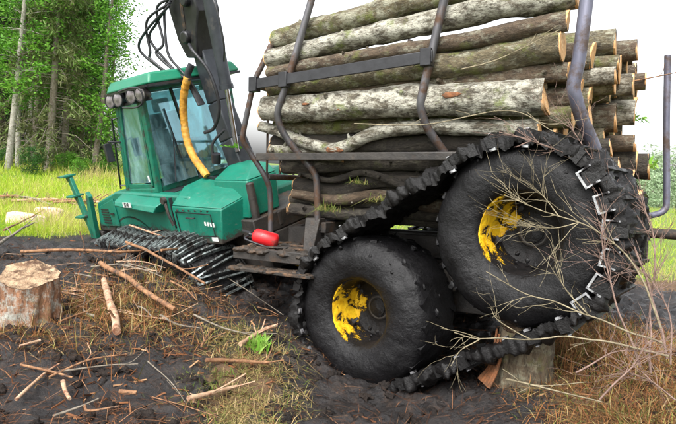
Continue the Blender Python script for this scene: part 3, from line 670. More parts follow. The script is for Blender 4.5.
b = MB(); b.bar((2.46, .8, 1.3), (2.14, .8, 2.3), .02, .02, (0, 1, 0)); b.tube([(2.44, .8, 1.35), (2.36, .72, 1.32)], .012, 6); b.tube([(2.15, .8, 2.28), (2.07, .7, 2.3)], .012, 6); part('grab_rail', b, M['black'], fo, FM)
b = MB(); b.tube([(2.16, .72, 1.95), (2.24, .9, 2.0)], .012, 6); b.box((2.2, .88, 1.72), (2.26, .98, 1.98)); part('mirror', b, M['black'], fo, FM, bevel=.015)
# work lamps under the roof edge on this side, in a tubular guard
for i, x in enumerate((1.98, 1.76, 1.4, 1.17)):
    b = MB(); m = Matrix.Translation((x, .80, 2.515)) @ Matrix.Rotation(.12, 4, 'X') @ Matrix.Rotation(.25, 4, 'Z')
    b.lathe([(.001, -.1), (.05, -.1), (.085, -.04), (.095, .03), (.095, .05), (.082, .05)], 24); lm = part('work_lamp', b, M['black'], fo, FM @ m)
    b = MB(); b.lathe([(.083, .044), (.06, .052), (.001, .056)], 24); part('lens', b, M['lens'], lm, FM @ m)
b = MB(); b.tube(curve([(1.5, .93, 2.6), (1.2, .93, 2.61), (1.02, .92, 2.58), (.98, .91, 2.5), (1.03, .92, 2.4), (1.2, .93, 2.37), (1.5, .93, 2.4)], 30), .012, 8); b.bar((2.1, .83, 2.6), (1.0, .83, 2.6), .03, .03); b.bar((2.1, .77, 2.44), (1.05, .77, 2.44), .04, .03); part('lamp_guard', b, M['black'], fo, FM)

# crane
cb = MB(); cb.tube([(.5, -.08, .85), (.5, -.08, 1.15), (.5, -.08, 1.3)], [.28, .26, .22], 20); part('crane_base', cb, M['grime'], fo, FM)
b = MB()
def boxbeam(b, pts, ws, hs):
    for (p, q), (w0, w1), (h0, h1) in zip(zip(pts, pts[1:]), zip(ws, ws[1:]), zip(hs, hs[1:])):
        p = V(p); q = V(q); d = (q-p).normalized(); sd = V((0, 1, 0)); sd = (sd-d*sd.dot(d)).normalized(); u2 = sd.cross(d)
        b.hexa([p-sd*w0/2-u2*h0/2, p+sd*w0/2-u2*h0/2, p+sd*w0/2+u2*h0/2, p-sd*w0/2+u2*h0/2, q-sd*w1/2-u2*h1/2, q+sd*w1/2-u2*h1/2, q+sd*w1/2+u2*h1/2, q-sd*w1/2+u2*h1/2])
boxbeam(b, [(.5, 0, 1.2), (.64, 0, 1.75), (.74, 0, 2.25), (.83, 0, 2.95)], [.28, .26, .24, .2], [.3, .27, .24, .22])
part('crane_mast', b, M['boom'], fo, FM, bevel=.02)
b = MB(); b.prism([(.74, 2.82), (.98, 2.86), (1.08, 3.1), (1.12, 3.5), (.9, 3.75), (.56, 3.7), (.52, 3.35), (.66, 3.1)], -.17, .17); b.tube([(.86, -.22, 3.1), (.86, .23, 3.1)], .08, 16); b.tube([(.68, -.22, 3.5), (.68, .24, 3.5)], .07, 16)
kn = part('crane_knuckle', b, M['black'], fo, FM, bevel=.02)
b = MB(); b.hexa([(.84, .172, 3.2), (.9, .172, 3.18), (.84, .172, 3.5), (.78, .172, 3.52), (.84, .178, 3.2), (.9, .178, 3.18), (.84, .178, 3.5), (.78, .178, 3.52)]); part('rust_streak', b, M['rust'], kn, FM)
b = MB(); boxbeam(b, [(.85, -.02, 3.45), (.7, -.1, 4.1), (-.6, -.5, 4.7), (-2.4, -.9, 4.5)], [.2, .2, .18, .14], [.26, .26, .24, .18]); part('crane_boom', b, M['boom'], fo, FM, bevel=.02)
b = MB(); b.tube([(.3, .12, 3.75), (.32, .12, 3.46), (.37, .12, 2.42)], .075, 18); b.tube([(.368, .12, 2.44), (.372, .12, 2.38)], .09, 18); b.tube([(.31, -.02, 3.62), (.31, .26, 3.62)], .05, 12); b.bar((.31, .12, 3.62), (.62, .0, 3.62), .06, .1); cy = part('lift_cylinder', b, M['boom'], fo, FM)
b = MB(); b.tube([(.37, .12, 2.4), (.45, .12, 1.6)], .03, 12); part('piston_rod', b, M['chrome'], cy, FM)
b = MB(); b.tube(curve([(.2, .2, 3.5), (.06, .25, 3.3), (.06, .25, 2.9), (.2, .2, 2.7)], 24), .012, 7); part('hose', b, M['hose'], fo, FM)
for k in range(5):                                       # hose loops bulging out beside the knuckle
    o = .055*k; z = .05*k
    b = MB(); j_ = [0, .07, -.05, .06, -.02][k]; b.tube(curve([(.9, .2+.02*k, 3.62-.03*k), (1.08+.085*k+j_*.5, .24+.04*k, 3.5-.05*k+j_), (1.12+.12*k-j_, .3+.03*k, 3.2-.03*k-j_), (1.1+.09*k+j_, .34+j_, 2.93-.02*k+j_), (.98+.03*k, .3, 2.72-.03*k-j_*.5), (.86+.02*k, .28, 2.56), (.8, .2+.02*k, 2.25)], 48), .017, 8); part('hose', b, M['hose'], fo, FM, 60)
b = MB(); b.tube(curve([(.78, .22, 3.0), (.62, .3, 2.9), (.45, .26, 2.6), (.44, .24, 2.2), (.62, .26, 1.95), (.8, .3, 1.9)], 48), .022, 8); part('hose', b, M['hose'], fo, FM, 60)
b = MB(); b.tube(curve([(.5, .2, 1.9), (.68, .3, 1.75), (.72, .32, 1.5)], 14), .018, 8); b.tube([(.66, .3, 1.62), (.7, .3, 1.5)], .06, 10); part('hose', b, M['hose'], fo, FM, 60)
sl_pts = curve([(.79, .35, 2.62), (.95, .37, 2.4), (1.05, .38, 2.15), (1.08, .4, 1.85), (.98, .42, 1.6), (.8, .42, 1.36)], 60)
b = MB(); b.tube(sl_pts, [.05+.0025*math.sin(i*2.1)+.003*rnd.uniform(-1, 1) for i in range(len(sl_pts))], 14); part('yellow_hose_sleeve', b, M['sleeve'], fo, FM, 60)
b = MB(); b.tube(curve([(.72, .3, 2.75), (.78, .34, 2.66), (.8, .35, 2.58)], 8), .045, 12); part('hose', b, M['hose'], fo, FM, 60)

# red extinguisher lying on the platform
ex = thing('fire_extinguisher', T(2.1, .95, .11), 'small red cylinder lying on the muddy platform behind the green boxes', 'extinguisher')
EM = TM @ Matrix.Translation((2.13, .98, .175)) @ Matrix.Rotation(RAD(25), 4, 'Z') @ Matrix.Rotation(RAD(-14), 4, 'Y')
b = MB(); b.tube([(-.155, 0, 0), (-.15, 0, 0), (-.125, 0, 0), (.1, 0, 0), (.125, 0, 0), (.14, 0, 0)], [.03, .06, .085, .085, .06, .03], 24); part('cylinder', b, M['red'], ex, EM, 50)
b = MB(); b.tube([(.14, 0, 0), (.18, 0, 0)], .02, 12); b.box((.16, -.015, .01), (.26, .015, .03)); part('valve', b, M['black'], ex, EM)
b = MB(); b.tube(curve([(.18, 0, -.02), (.2, .06, -.05), (.1, .1, -.06), (-.05, .1, -.07)], 16), .012, 8); part('hose', b, M['hose'], ex, EM, 60)
#LOGS
# ------------------------------------------------------------------ logs on the carrier
rnd = random.Random(21)
def log(y, xz, rf, rr, bark, label, group, hi=True, rear_cut=True, wob=.0, knob=()):
    # xz: (x, z) stations from the front end to the rear end, in the carrier's frame
    xs = [p[0] for p in xz]; cx, cz = (xs[0]+xs[-1])/2, sum(p[1] for p in xz)/len(xz)
    n = 44 if hi else 14; seg = 22 if hi else 12
    base = curve([(x-cx, 0, z-cz) for x, z in xz], n); sd = rnd.random()*50; m = len(base)
    pts = [p+V((0, wob*noise.noise(V((p.x*.9+sd, 1, 2))), wob*noise.noise(V((p.x*.9+sd, 7, 5))))) for p in base]
    rad = [rf+(rr-rf)*i/(m-1) for i in range(m)]
    amp = .21 if hi else .16
    fn = lambda i, k, p: 1+amp*noise.fractal(V((p.x*3.2+sd, p.y*9, p.z*9)), .85, 2, 4)
    b = MB(); b.tube(pts, rad, seg, False, fn)
    ring0 = b.v[:seg]; ring1 = b.v[-seg:]
    M0 = TM @ Matrix.Translation((cx, y, cz)); me = b.mesh('log', M[bark], 70)
    o = put('log', me, None, M0); tag(o, label, 'log', group)
    for ring, dx in ((ring0, .002), (ring1, -.002)):
        c = sum((V(p) for p in ring), V())/seg; e = MB(); tl = rnd.uniform(-.25, .25)
        outer = [V(p)+V((dx+(V(p)-c).z*tl*(0 if dx > 0 else 1), 0, 0)) for p in ring]
        e.add([c+V((dx*2, 0, 0))]+outer+[V(p)-V((dx*4, 0, 0)) for p in ring], [(0, 1+k, 1+(k+1) % seg) for k in range(seg)]+[(1+k, 1+seg+k, 1+seg+(k+1) % seg, 1+(k+1) % seg) for k in range(seg)])
        put('cut_end', e.mesh('cut_end', M['cut'], 50), o, M0)
    if hi:
        for _ in range(rnd.randrange(2, 6)):             # short snapped-off branch stubs
            i = rnd.randrange(2, m-2); th = rnd.uniform(-.9, 1.9); d_ = V((rnd.uniform(-.5, .5), math.cos(th), math.sin(th))).normalized(); q = pts[i]+d_*rad[i]*.9
            e = MB(); L_ = rnd.uniform(.02, .07); r_ = rnd.uniform(.008, .02); e.tube([q, q+d_*L_*.6, q+d_*L_], [r_*1.5, r_, r_*.8], 7); put('branch_stub', e.mesh('branch_stub', M[bark], 50), o, M0)
    for (x, ang, sz) in knob:                            # torn orange patch where a branch or bark was ripped off
        i = min(range(m), key=lambda q: abs(pts[q].x+cx-x)); c = pts[i]; r_ = rad[i]; e = MB(); L = sz
        P = []
        for a in range(7):
            for q in range(4):
                u = a/6*2-1; v = q/3*2-1; hw_ = .5*math.sqrt(max(.02, 1-u*u))*(1+.7*noise.noise(V((u*4+sd, q*3.1, 0)))); th = ang+v*hw_*sz/r_*.3
                P.append(c+V((u*L/2*(1+.35*noise.noise(V((q*2.3+sd, u, 4)))), math.cos(th)*(r_*1.03), math.sin(th)*(r_*1.03))))
        e.add(P, [(a*4+q, a*4+q+1, a*4+q+5, a*4+q+4) for a in range(6) for q in range(3)])
        pe = put('torn_patch', e.mesh('torn_patch', M['peeled'], 60), o, M0); sm = pe.modifiers.new('s', 'SOLIDIFY'); sm.thickness = .008; sm.offset = 0
    return o
G1 = 'logs along the camera side of the load'
NEARLOGS = [
 (1.02, [(2.0, 2.29), (.35, 2.45), (-.85, 2.55)], .1, .1, 'bark_moss', 'mossy brown log at the very top of the stack, cut off by the picture edge', ()),
 (1.06, [(2.03, 2.08), (.07, 2.24), (-.95, 2.31)], .1, .115, 'bark_pale', 'thick pale lichen-covered log second from the top of the stack', ()),
 (1.1, [(2.0, 1.93), (-.12, 2.02), (-.9, 2.05)], .065, .075, 'bark_brown', 'thin brown log just above the flat side rail at its middle', ()),
 (1.05, [(2.0, 1.77), (.5, 1.82), (-.86, 1.9)], .08, .125, 'bark_moss', 'greenish brown log whose pale sawn end sits beside the rear blue stake', ()),
 (.98, [(2.02, 1.66), (.6, 1.68), (-.9, 1.7)], .075, .08, 'bark_brown', 'dull brown log wedged just above the big pale log', ()),
 (1.06, [(2.08, 1.56), (.6, 1.54), (-.74, 1.50)], .135, .145, 'bark_pale', 'big whitish log below the side rail with a round orange sawn end', ((1.05, -.5, .12), (.0, .1, .16), (1.45, .1, .08))),
 (1.0, [(2.18, 1.4), (1.9, 1.31), (1.63, 1.2), (1.3, 1.13), (1.1, 1.16), (.8, 1.27), (.3, 1.29), (-.7, 1.27)], .055, .07, 'bark_pale', 'thin crooked pale log sagging in a curve under the big whitish log', ((1.22, -.3, .2),)),
 (.91, [(2.1, 1.14), (1.7, 1.1), (1.2, 1.06)], .06, .05, 'bark_pale', 'short pale branch log under the sagging end of the crooked log', ()),
 (.86, [(2.1, 1.24), (.6, 1.18), (-.8, 1.17)], .09, .1, 'bark_shaded', 'log painted dark for the shade under the crooked pale log', ()),
 (.8, [(2.0, .98), (.6, 1.02), (-.9, .98)], .09, .09, 'bark_shaded', 'dark log just below the lower side rail', ()),
 (.72, [(1.9, .76), (1.3, .73), (.9, .84), (.3, .82), (-.3, .9), (-.9, .83)], .085, .095, 'bark_shaded', 'dark crooked log in the narrow bottom part of the load above the track', ()),
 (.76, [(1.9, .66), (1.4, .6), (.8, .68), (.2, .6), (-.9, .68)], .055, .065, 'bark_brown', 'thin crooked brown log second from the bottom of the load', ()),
 (.72, [(1.95, .5), (1.2, .46), (.6, .5), (-.9, .47)], .06, .065, 'bark_shaded', 'lowest dark log of the load, resting on the bolsters', ()),
 (.82, [(1.85, .92), (1.4, .82), (1.0, .9), (.5, .76), (.1, .72)], .03, .045, 'bark_shaded', 'thin dark branch wriggling across the lower logs', ())]
pin = []
for y, xz, rf, rr, bark, label, kn in NEARLOGS:
    log(y, xz, rf, rr, bark, label, G1, True, wob=.045, knob=kn)
    x0 = [p for p in xz]; zz = np.interp(.5, [p[0] for p in xz][::-1], [p[1] for p in xz][::-1]); pin.append((y, float(zz), (rf+rr)/2))
# the rest of the load: round sections settled under gravity between the stakes
def hw(z): return np.interp(z, [.9, 1.4], [.84, 1.17])
rs = np.random.RandomState(5); NP = 98; npn = len(pin)
rad = np.concatenate([[p[2] for p in pin], rs.uniform(.065, .135, NP)])
pos = np.concatenate([[(p[0], p[1]) for p in pin], np.stack([rs.uniform(-.8, .7, NP), np.linspace(.5, 3.6, NP)], 1)])
for it in range(900):
    pos[npn:, 1] -= .004
    for _ in range(2):
        d = pos[:, None]-pos[None]; dist = np.sqrt((d**2).sum(-1))+np.eye(len(rad)); ov = (rad[:, None]+rad[None])*1.0-dist
        ov[np.eye(len(rad), dtype=bool)] = 0; ov = np.clip(ov, 0, None); mv = (d/dist[..., None]*ov[..., None]*.45).sum(1); mv[:npn] = 0
        pos += np.clip(mv, -.03, .03)
        h_ = hw(pos[:, 1])-rad; pos[npn:, 0] = np.clip(pos[npn:, 0], -h_[npn:], h_[npn:]); pos[npn:, 1] = np.maximum(pos[npn:, 1], .385+rad[npn:])
print('load top', pos[:, 1].max(), 'overlap', ov.max())
for (y, z), r_ in list(zip(pos, rad))[npn:]:
    rear = -.86-.5*min(1, max(0, (.9-y)/2.0))+rnd.uniform(-.2, .24)*(1 if y < .5 else .5); front = 2.0+rnd.uniform(-.12, .06); sl_ = rnd.uniform(-.03, .03)
    if y > .6: rear = max(rear, -.95)
    bk = rnd.choice(['bark_pale', 'bark_brown', 'bark_moss', 'bark_brown'])
    if z < 1.2: bk = 'bark_shaded'  # lower logs take the bark with shade painted in
    hb_ = ['in the bottom layers', 'in the lower middle layers', 'in the middle layers', 'in the upper layers', 'in the topmost layer'][int(np.searchsorted([.75, 1.2, 1.7, 2.15], z))]
    db_ = 'close behind the outer logs' if y > .35 else ('in the core of the stack' if y > -.45 else 'on the far side of the stack')
    lab = {'bark_shaded': 'shade-darkened', 'bark_pale': 'pale', 'bark_brown': 'brown', 'bark_moss': 'mossy'}[bk]+' log '+hb_+', '+db_
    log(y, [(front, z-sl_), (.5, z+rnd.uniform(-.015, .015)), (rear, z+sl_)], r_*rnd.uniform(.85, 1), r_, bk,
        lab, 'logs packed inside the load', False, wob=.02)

# ------------------------------------------------------------------ stumps
def stump(name, c, h, r, top_tilt, bark, label, seed, jag=.05, flare=.5):
    z0 = H(c[0], c[1])-.12; seg = 96; lev = 18; b = MB(); vs = []
    for j in range(lev+1):
        t = j/lev
        for k in range(seg):
            th = 2*math.pi*k/seg; d = V((math.cos(th), math.sin(th), 0))
            rr = r*(1+flare*(1-t)**2.5*(.6+.6*noise.noise(d*2.2+V((seed, 0, 0)))))*(1+.1*noise.fractal(V((d.x*3, d.y*3, t*2+seed)), .9, 2, 4))*(1+(1-.6*t)*.06*noise.fractal(V((d.x*11+seed, d.y*11, t*2.2)), .8, 2, 4)-(1-.6*t)*.03*abs(noise.noise(V((d.x*16, d.y*16+seed, t*1.4)))))
            top = h+jag*noise.noise(d*1.1+V((seed, 5, 0)))+top_tilt[0]*d.x*r+top_tilt[1]*d.y*r
            vs.append(V((c[0]+d.x*rr, c[1]+d.y*rr, z0+t*(top+.12))))
    b.add(vs, [(j*seg+k, j*seg+(k+1) % seg, (j+1)*seg+(k+1) % seg, (j+1)*seg+k) for j in range(lev) for k in range(seg)])
    M0 = Matrix.Translation((c[0], c[1], z0)); Mi = M0.inverted(); b.v = [tuple(Mi @ V(p)) for p in b.v]
    o = put(name, b.mesh(name, bark, 70), None, M0); tag(o, label, 'stump')
    ring = [V(p) for p in b.v[-seg:]]; cc = sum(ring, V())/seg; e = MB(); P = []; ra = .97*min((p.xy-cc.xy).length for p in ring)
    for q in range(12):
        f_ = 1-q/11.5
        for k in range(seg): 
            p = cc.lerp(ring[k], f_) if q == 0 else cc+V((math.cos(2*math.pi*k/seg)*ra*f_, math.sin(2*math.pi*k/seg)*ra*f_, (ring[k].z-cc.z)*f_-.01)); p.z += .004+(0 if q == 0 else jag*.22*noise.fractal(V((p.x*9+seed, p.y*30, 0)), .9, 2, 3)); P.append(p)
    e.add(P, [(q*seg+k, q*seg+(k+1) % seg, (q+1)*seg+(k+1) % seg, (q+1)*seg+k) for q in range(11) for k in range(seg)]+[tuple(11*seg+k for k in range(seg))])
    put('sawn_top', e.mesh('sawn_top', M['stump_top'], 60), o, M0)
    return o, M0, cc
M['stump_top'] = m_simple('weathered_stump_top', (.22, .12, .06), (.6, .44, .28), 12, .8, 0, .9, .03, dirt_or_sheen=(.1, .05, .025), dl=.54)
M['stump_l'] = m_bark('red_brown_stump_bark', (.06, .025, .013), (.25, .12, .06), (.46, .46, .4), (.17, .13, .05), .45, .5, True)
M['stump_r'] = m_bark('grey_green_stump_bark', (.022, .015, .009), (.1, .072, .042), (.24, .22, .15), (.1, .1, .025), .6, .42, True)
sL, ML, cL = stump('tree_stump', (-2.62, 4.6), .42, .23, (-.1, .3), M['stump_l'], 'broken reddish stump with pale torn top at the left edge', 3.0, .07, .85)
sR, MR, cR = stump('tree_stump', (1.57, 4.2), .4, .2, (0, 0), M['stump_r'], 'grey mossy stump crushed under the raised rear wheel', 8.0, .03, .45)
# orange split on the right stump
b = MB()
for k in range(4): b.tube(curve([(-.3-.01*k, -.12+.05*k, .06), (-.24, -.1+.05*k, .2), (-.2-.01*k, -.09+.04*k, .4+.03*k)], 8), [.02, .02, .019, .018, .016, .014, .012, .01, .008][:len(curve([(0,0,0),(0,0,1),(0,0,2)], 8))], 6)
part('torn_root', b, M['peeled'], sR, MR)

# ------------------------------------------------------------------ sticks lying on the ground
def lie(pts, r, lift=0):
    out = []
    for px, py in pts: p = ground_at(px, py); p.z = float(base_h(p.x, p.y))+r*.9+.03+lift; out.append(p)
    return out
def stick(pts, r, mat, label, taper=.7, lift=0, group=None, fork=None, name='stick', world=None):
    P = world or lie(pts, r, lift); P = curve(P, 26); n = len(P); sd = rnd.random()*40
    P = [p+V((noise.noise(p*2.2+V((sd, 0, 0))), noise.noise(p*2.2+V((0, sd, 0))), .5*noise.noise(p*2.2+V((0, 0, sd)))))*r*.9 for p in P]
    org = P[n//2].copy(); b = MB()
    fn = lambda i, k, p: 1+.14*noise.fractal(V((p.x*9+sd, p.y*9, p.z*9)), .9, 2, 3)
    b.tube([p-org for p in P], [r*(1-(1-taper)*i/(n-1)) for i in range(n)], 9, True, fn)
    if (P[0]-P[-1]).length < .45: fork = 0
    for _ in range(fork or 0):
        i = rnd.randrange(4, n-3); d = (P[i+1]-P[i]).normalized(); s_ = V((rnd.uniform(-1, 1), rnd.uniform(-1, 1), rnd.uniform(0, .8))).normalized()
        L = rnd.uniform(.08, .3); q = P[i]-org; b.tube(curve([q, q+(d*.6+s_*.5)*L*.5, q+(d*.5+s_)*L], 6), [r*.45, r*.4, r*.36, r*.3, r*.25, r*.2, r*.15][:7] if False else r*.32, 5)
    o = part(name, b, M[mat], None, Matrix.Translation(org), 60); return tag(o, label, 'stick' if name == 'stick' else 'branch', group)
SG = 'sticks strewn over the mud'
for a in [
 ([(101, 274), (125, 288), (150, 308), (174, 323)], .03, 'stick_brown', 'thick brown stick slanting across the mud below the track bars', .8, .06),
 ([(102, 291), (108, 312), (117, 344)], .032, 'stick_pale', 'pinkish debarked stick pointing towards the camera in the mud', 1.1, .05),
 ([(20, 266), (80, 264), (122, 266), (165, 262)], .02, 'stick_brown', 'long red-brown stick lying level between the stump and the track', .6, .12),
 ([(126, 257), (150, 268), (175, 284), (205, 301)], .02, 'stick_brown', 'orange-brown stick running down in front of the track bars', .6, .14),
 ([(128, 249), (160, 262), (190, 273), (216, 281)], .014, 'stick_pale', 'slim tan stick lying across the track bars', .6, .3),
 ([(160, 281), (200, 272), (247, 259)], .014, 'stick_brown', 'thin dark branch pointing at the articulation from the track', .4, .3),
 ([(-6, 262), (14, 246), (34, 233)], .022, 'stick_grey', 'bare grey stick leaning out of the left picture edge', .6, .12),
 ([(3, 244), (30, 228), (52, 213)], .016, 'stick_brown', 'brown stick propped on the pale slab in the grass', .5, .15),
 ([(120, 400), (128, 412), (137, 402)][::2], .016, 'stick_brown', 'short stub of wood in the mud near the bottom edge', .9, .02),
 ([(206, 372), (235, 371), (268, 374)], .018, 'stick_brown', 'reddish stick lying level in the straw patch', .8, .04),
 ([(240, 356), (262, 342), (276, 336)], .02, 'stick_pale', 'cut pale branch end resting on the straw patch', 1, .06),
 ([(188, 410), (210, 404), (236, 398)], .018, 'stick_pale', 'pale stick at the bottom of the straw patch', .8, .03),
 ([(222, 288), (250, 306), (282, 330)], .006, 'stick_grey', 'long thin stalk leaning over the straw beside the wheel', .6, .12),
 ([(170, 290), (186, 298), (196, 310)], .01, 'stick_brown', 'small brown twig beside the lower end of the orange-brown stick', .6, .05),
 ([(60, 330), (80, 322), (98, 318)], .01, 'stick_brown', 'small brown twig in front of the left stump', .7, .03),
 ([(20, 372), (50, 380), (72, 388)], .01, 'stick_brown', 'thin reddish twig half sunk in the mud at lower left', .7, .02),
 ([(62, 392), (64, 402), (68, 412)], .016, 'stick_pale', 'stubby pale chunk of wood standing out of dark mud', .8, .03),
 ([(505, 392), (530, 398), (600, 418)], .009, 'twig', 'pale twig lying in front of the right stump', .5, .06),
 ([(10, 300), (40, 352), (20, 358)][1:], .012, 'stick_pale', 'short pale splinter at the foot of the left stump', .7, .04)]:
    pts, r_, mt, lb, tp_, lf = a; stick(pts, r_, mt, lb, tp_, lf, SG, fork=3 if r_ < .025 else 1)
for i in range(52):                                      # loose sticks among the debris between stump and track
    x = rnd.gauss(-2.2, .75); y = rnd.gauss(5.4, .65)
    if i > 42: x = rnd.uniform(-2.6, -.9); y = rnd.uniform(3.4, 4.4)
    if abs(x+2.55) < .35 and abs(y-4.55) < .35: continue
    L = rnd.uniform(.2, .75); a_ = rnd.uniform(-.9, .9)+rnd.choice((0, 0, 1.5)); d_ = V((math.cos(a_), math.sin(a_), 0)); c_ = V((x, y, 0)); W_ = [c_-d_*L/2, c_+V((rnd.gauss(0, .03), rnd.gauss(0, .03), 0)), c_+d_*L/2]
    for q in W_: q.z = float(base_h(q.x, q.y))+rnd.uniform(.03, .07)
    mt_ = rnd.choice(['stick_brown', 'stick_brown', 'stick_grey', 'stick_pale']); w_ = 'near the bottom edge of the picture' if i > 42 else ('right of the left stump' if x < -2.2 and y < 5.5 else ('just below the track bars' if y > 5.5 else 'between the left stump and the straw patch'))
    lb_ = ('long ' if L > .5 else 'short ')+{'stick_brown': 'brown', 'stick_grey': 'grey', 'stick_pale': 'pale'}[mt_]+' loose stick in the mud '+w_
    stick(None, rnd.uniform(.004, .013), mt_, lb_, .5, group='loose broken sticks in the mud', fork=2, world=W_)
for i, (px, py, L, a_, mt, lb) in enumerate([(62, 191, 1.6, .1, 'stick_brown', 'long brown branch lying flat in the meadow left of the green guard'), (20, 181, 1.8, -.2, 'stick_grey', 'grey fallen branch in the meadow near the forest at left'), (88, 178, 1.5, .15, 'stick_brown', 'fallen branch in the meadow near the forest, right of centre'),
     (100, 192, 1.2, -.15, 'stick_pale', 'pale fallen branch in the meadow just left of the cab'), (45, 176, 1.4, .3, 'stick_pale', 'pale fallen branch at the far side of the meadow'), (8, 200, 1.2, .25, 'stick_brown', 'brown branch in the meadow close to the left picture edge')]):
    p = ground_at(px, py); d_ = V((math.cos(a_), math.sin(a_), 0)); W_ = [p-d_*L/2, p+d_*.1*L+V((0, 0, .1)), p+d_*L/2]
    for q in W_: q.z += .16
    stick(None, .035, mt, lb, .6, group='fallen branches in the meadow', fork=5, name='fallen_branch', world=W_)
for i, (px, py, L, a_) in enumerate([(28, 218, .55, .2), (50, 212, .5, -.3)]):       # pale slabs in the grass
    p = ground_at(px, py+6); b = MB(); sd = i*9.0
    P = [(-.5, -.22), (-.3, -.3), (.2, -.26), (.48, -.1), (.42, .2), (-.1, .3), (-.45, .2)]; n = len(P)
    vs = [V((x*L*1.3, y*L*1.2, 0)) for x, y in P]+[V((x*L*1.2, y*L*1.1, .26+.1*noise.noise(V((x*3+sd, y*3, 0))))) for x, y in P]
    b.add(vs, [tuple(range(n))[::-1], tuple(range(n, 2*n))]+[(k, (k+1) % n, (k+1) % n+n, k+n) for k in range(n)])
    tag(part('wood_slab', b, M['pink'], None, Matrix.Translation((p.x, p.y, p.z-.03)) @ Matrix.Rotation(a_, 4, 'Z'), 30, .03), ['pale pink slab of wood in the grass near the left picture edge', 'smaller pale slab of wood in the grass nearer the green guard'][i], 'slab')

# bare dead branches reaching over the rear wheel
def dead_branch(stems, label, mat, seed, dens=7, name='dead_branch'):
    global rnd
    rnd = random.Random(seed); b = MB(); org = V(stems[0][0][0]); 
    def twig(p, d, L, r_, lev):
        n = 5; pts = [p]; dd = d.copy()
        for k in range(n):
            dd = (dd+V((rnd.uniform(-1, 1), rnd.uniform(-1, 1), rnd.uniform(-1, 1)))*.24).normalized(); pts.append(pts[-1]+dd*L/n)
        b.tube([q-org for q in pts], [r_*(1-.12*k) for k in range(n+1)], 5)
        if lev:
            for _ in range(2):
                i = rnd.randrange(1, n+1); s_ = (dd+V((rnd.uniform(-1, 1), rnd.uniform(-.6, .6), rnd.uniform(-1, 1)))*.8).normalized(); twig(pts[i], s_, L*.6, r_*.65, lev-1)
    for pts, r_ in stems:
        P = curve(pts, 30); n = len(P); P = [p+V((noise.noise(p*5), noise.noise(p*5+V((9, 0, 0))), noise.noise(p*5+V((0, 9, 0)))))*.018 for p in P]
        r_ *= .85; b.tube([p-org for p in P], [r_*(1-.65*i/(n-1)) for i in range(n)], 7)
        for _ in range(dens):
            i = rnd.randrange(n//3, n-1); d = (P[i+1]-P[i]).normalized(); s_ = V((rnd.uniform(-1, 1), rnd.uniform(-.5, .5), rnd.uniform(-1, 1)))
            twig(P[i], (d*.9+s_*.7).normalized(), rnd.uniform(.14, .38), r_*.34, 1)
    o = part(name, b, M[mat], None, Matrix.Translation(org), 60); return tag(o, label, 'branch')
A = at
dead_branch([([A(668, 356, 3.15), A(620, 345, 3.2), A(585, 338, 3.25), A(530, 339, 3.3), A(480, 338, 3.3), A(455, 333, 3.3)], .0085),
             ([A(480, 338, 3.3), A(462, 350, 3.3), A(452, 366, 3.28)], .005), ([A(530, 339, 3.3), A(500, 322, 3.3), A(490, 308, 3.32)], .005)], 'pale bare branch stretching left in front of the stump, low over the wheel', 'twig', 31, 3)
dead_branch([([A(662, 345, 3.25), A(625, 330, 3.3), A(590, 316, 3.35), A(555, 303, 3.4), A(520, 290, 3.45), A(486, 272, 3.45)], .0085), ([A(590, 316, 3.35), A(565, 290, 3.4), A(556, 262, 3.4)], .006)], 'pale bare branch fanning out across the lower half of the raised wheel', 'twig', 32, 6)
dead_branch([([A(660, 330, 3.4), A(645, 285, 3.45), A(622, 250, 3.5), A(580, 222, 3.55), A(540, 210, 3.6), A(505, 195, 3.6)], .0085), ([A(580, 222, 3.55), A(552, 228, 3.55), A(520, 226, 3.55)], .005), ([A(560, 215, 3.55), A(545, 197, 3.6), A(530, 186, 3.6)], .005)], 'dry twiggy branch fanning in front of the yellow rim patch', 'twig', 33, 12)
dead_branch([([A(668, 360, 3.35), A(652, 300, 3.5), A(636, 250, 3.6), A(615, 205, 3.7), A(585, 165, 3.75), A(540, 143, 3.8), A(500, 132, 3.85)], .01), ([A(636, 250, 3.6), A(612, 190, 3.65), A(588, 150, 3.7), A(566, 120, 3.75)], .006)], 'long thin branch arching over the top of the raised wheel', 'twig_red', 34, 14)
dead_branch([([A(650, 372, 3.3), A(650, 310, 3.5), A(655, 250, 3.6), A(640, 190, 3.7)], .009), ([A(640, 368, 3.25), A(615, 300, 3.4), A(604, 240, 3.5), A(610, 200, 3.6)], .008), ([A(672, 365, 3.3), A(668, 310, 3.4), A(640, 270, 3.5), A(600, 258, 3.5)], .007)], 'tangle of upright reddish twigs behind the wheel at the right edge', 'twig_red', 35, 24)
dead_branch([([A(600, 400, 3.0), A(630, 370, 3.05), A(650, 340, 3.1)], .007), ([A(575, 372, 3.2), A(620, 352, 3.2), A(660, 352, 3.2)], .007), ([A(676, 400, 2.9), A(650, 380, 3.0), A(620, 372, 3.1)], .006)], 'broken twigs heaped on the brown litter at lower right', 'twig_red', 36, 16)
rnd = random.Random(77)
# twigs sticking out of the load
stick(None, .008, 'stick_brown', 'thin twig poking out behind the rear log ends', .5, name='loose_twig', world=[T(-1.1, -.6, 1.85), T(-1.5, -.75, 1.93), T(-1.75, -.8, 1.98)], fork=2)
stick(None, .006, 'twig', 'hair-thin bare twig hanging across the sawn log end', .5, name='loose_twig', world=[T(.9, 1.24, 1.34), T(.2, 1.26, 1.3), T(-.5, 1.27, 1.38), T(-.85, 1.28, 1.2)], fork=7)
stick(None, .006, 'twig', 'thin bare twig lying along the upper logs under the rail end', .5, name='loose_twig', world=[T(-.1, 1.22, 1.75), T(-.4, 1.23, 1.8), T(-.85, 1.2, 1.98)], fork=5)

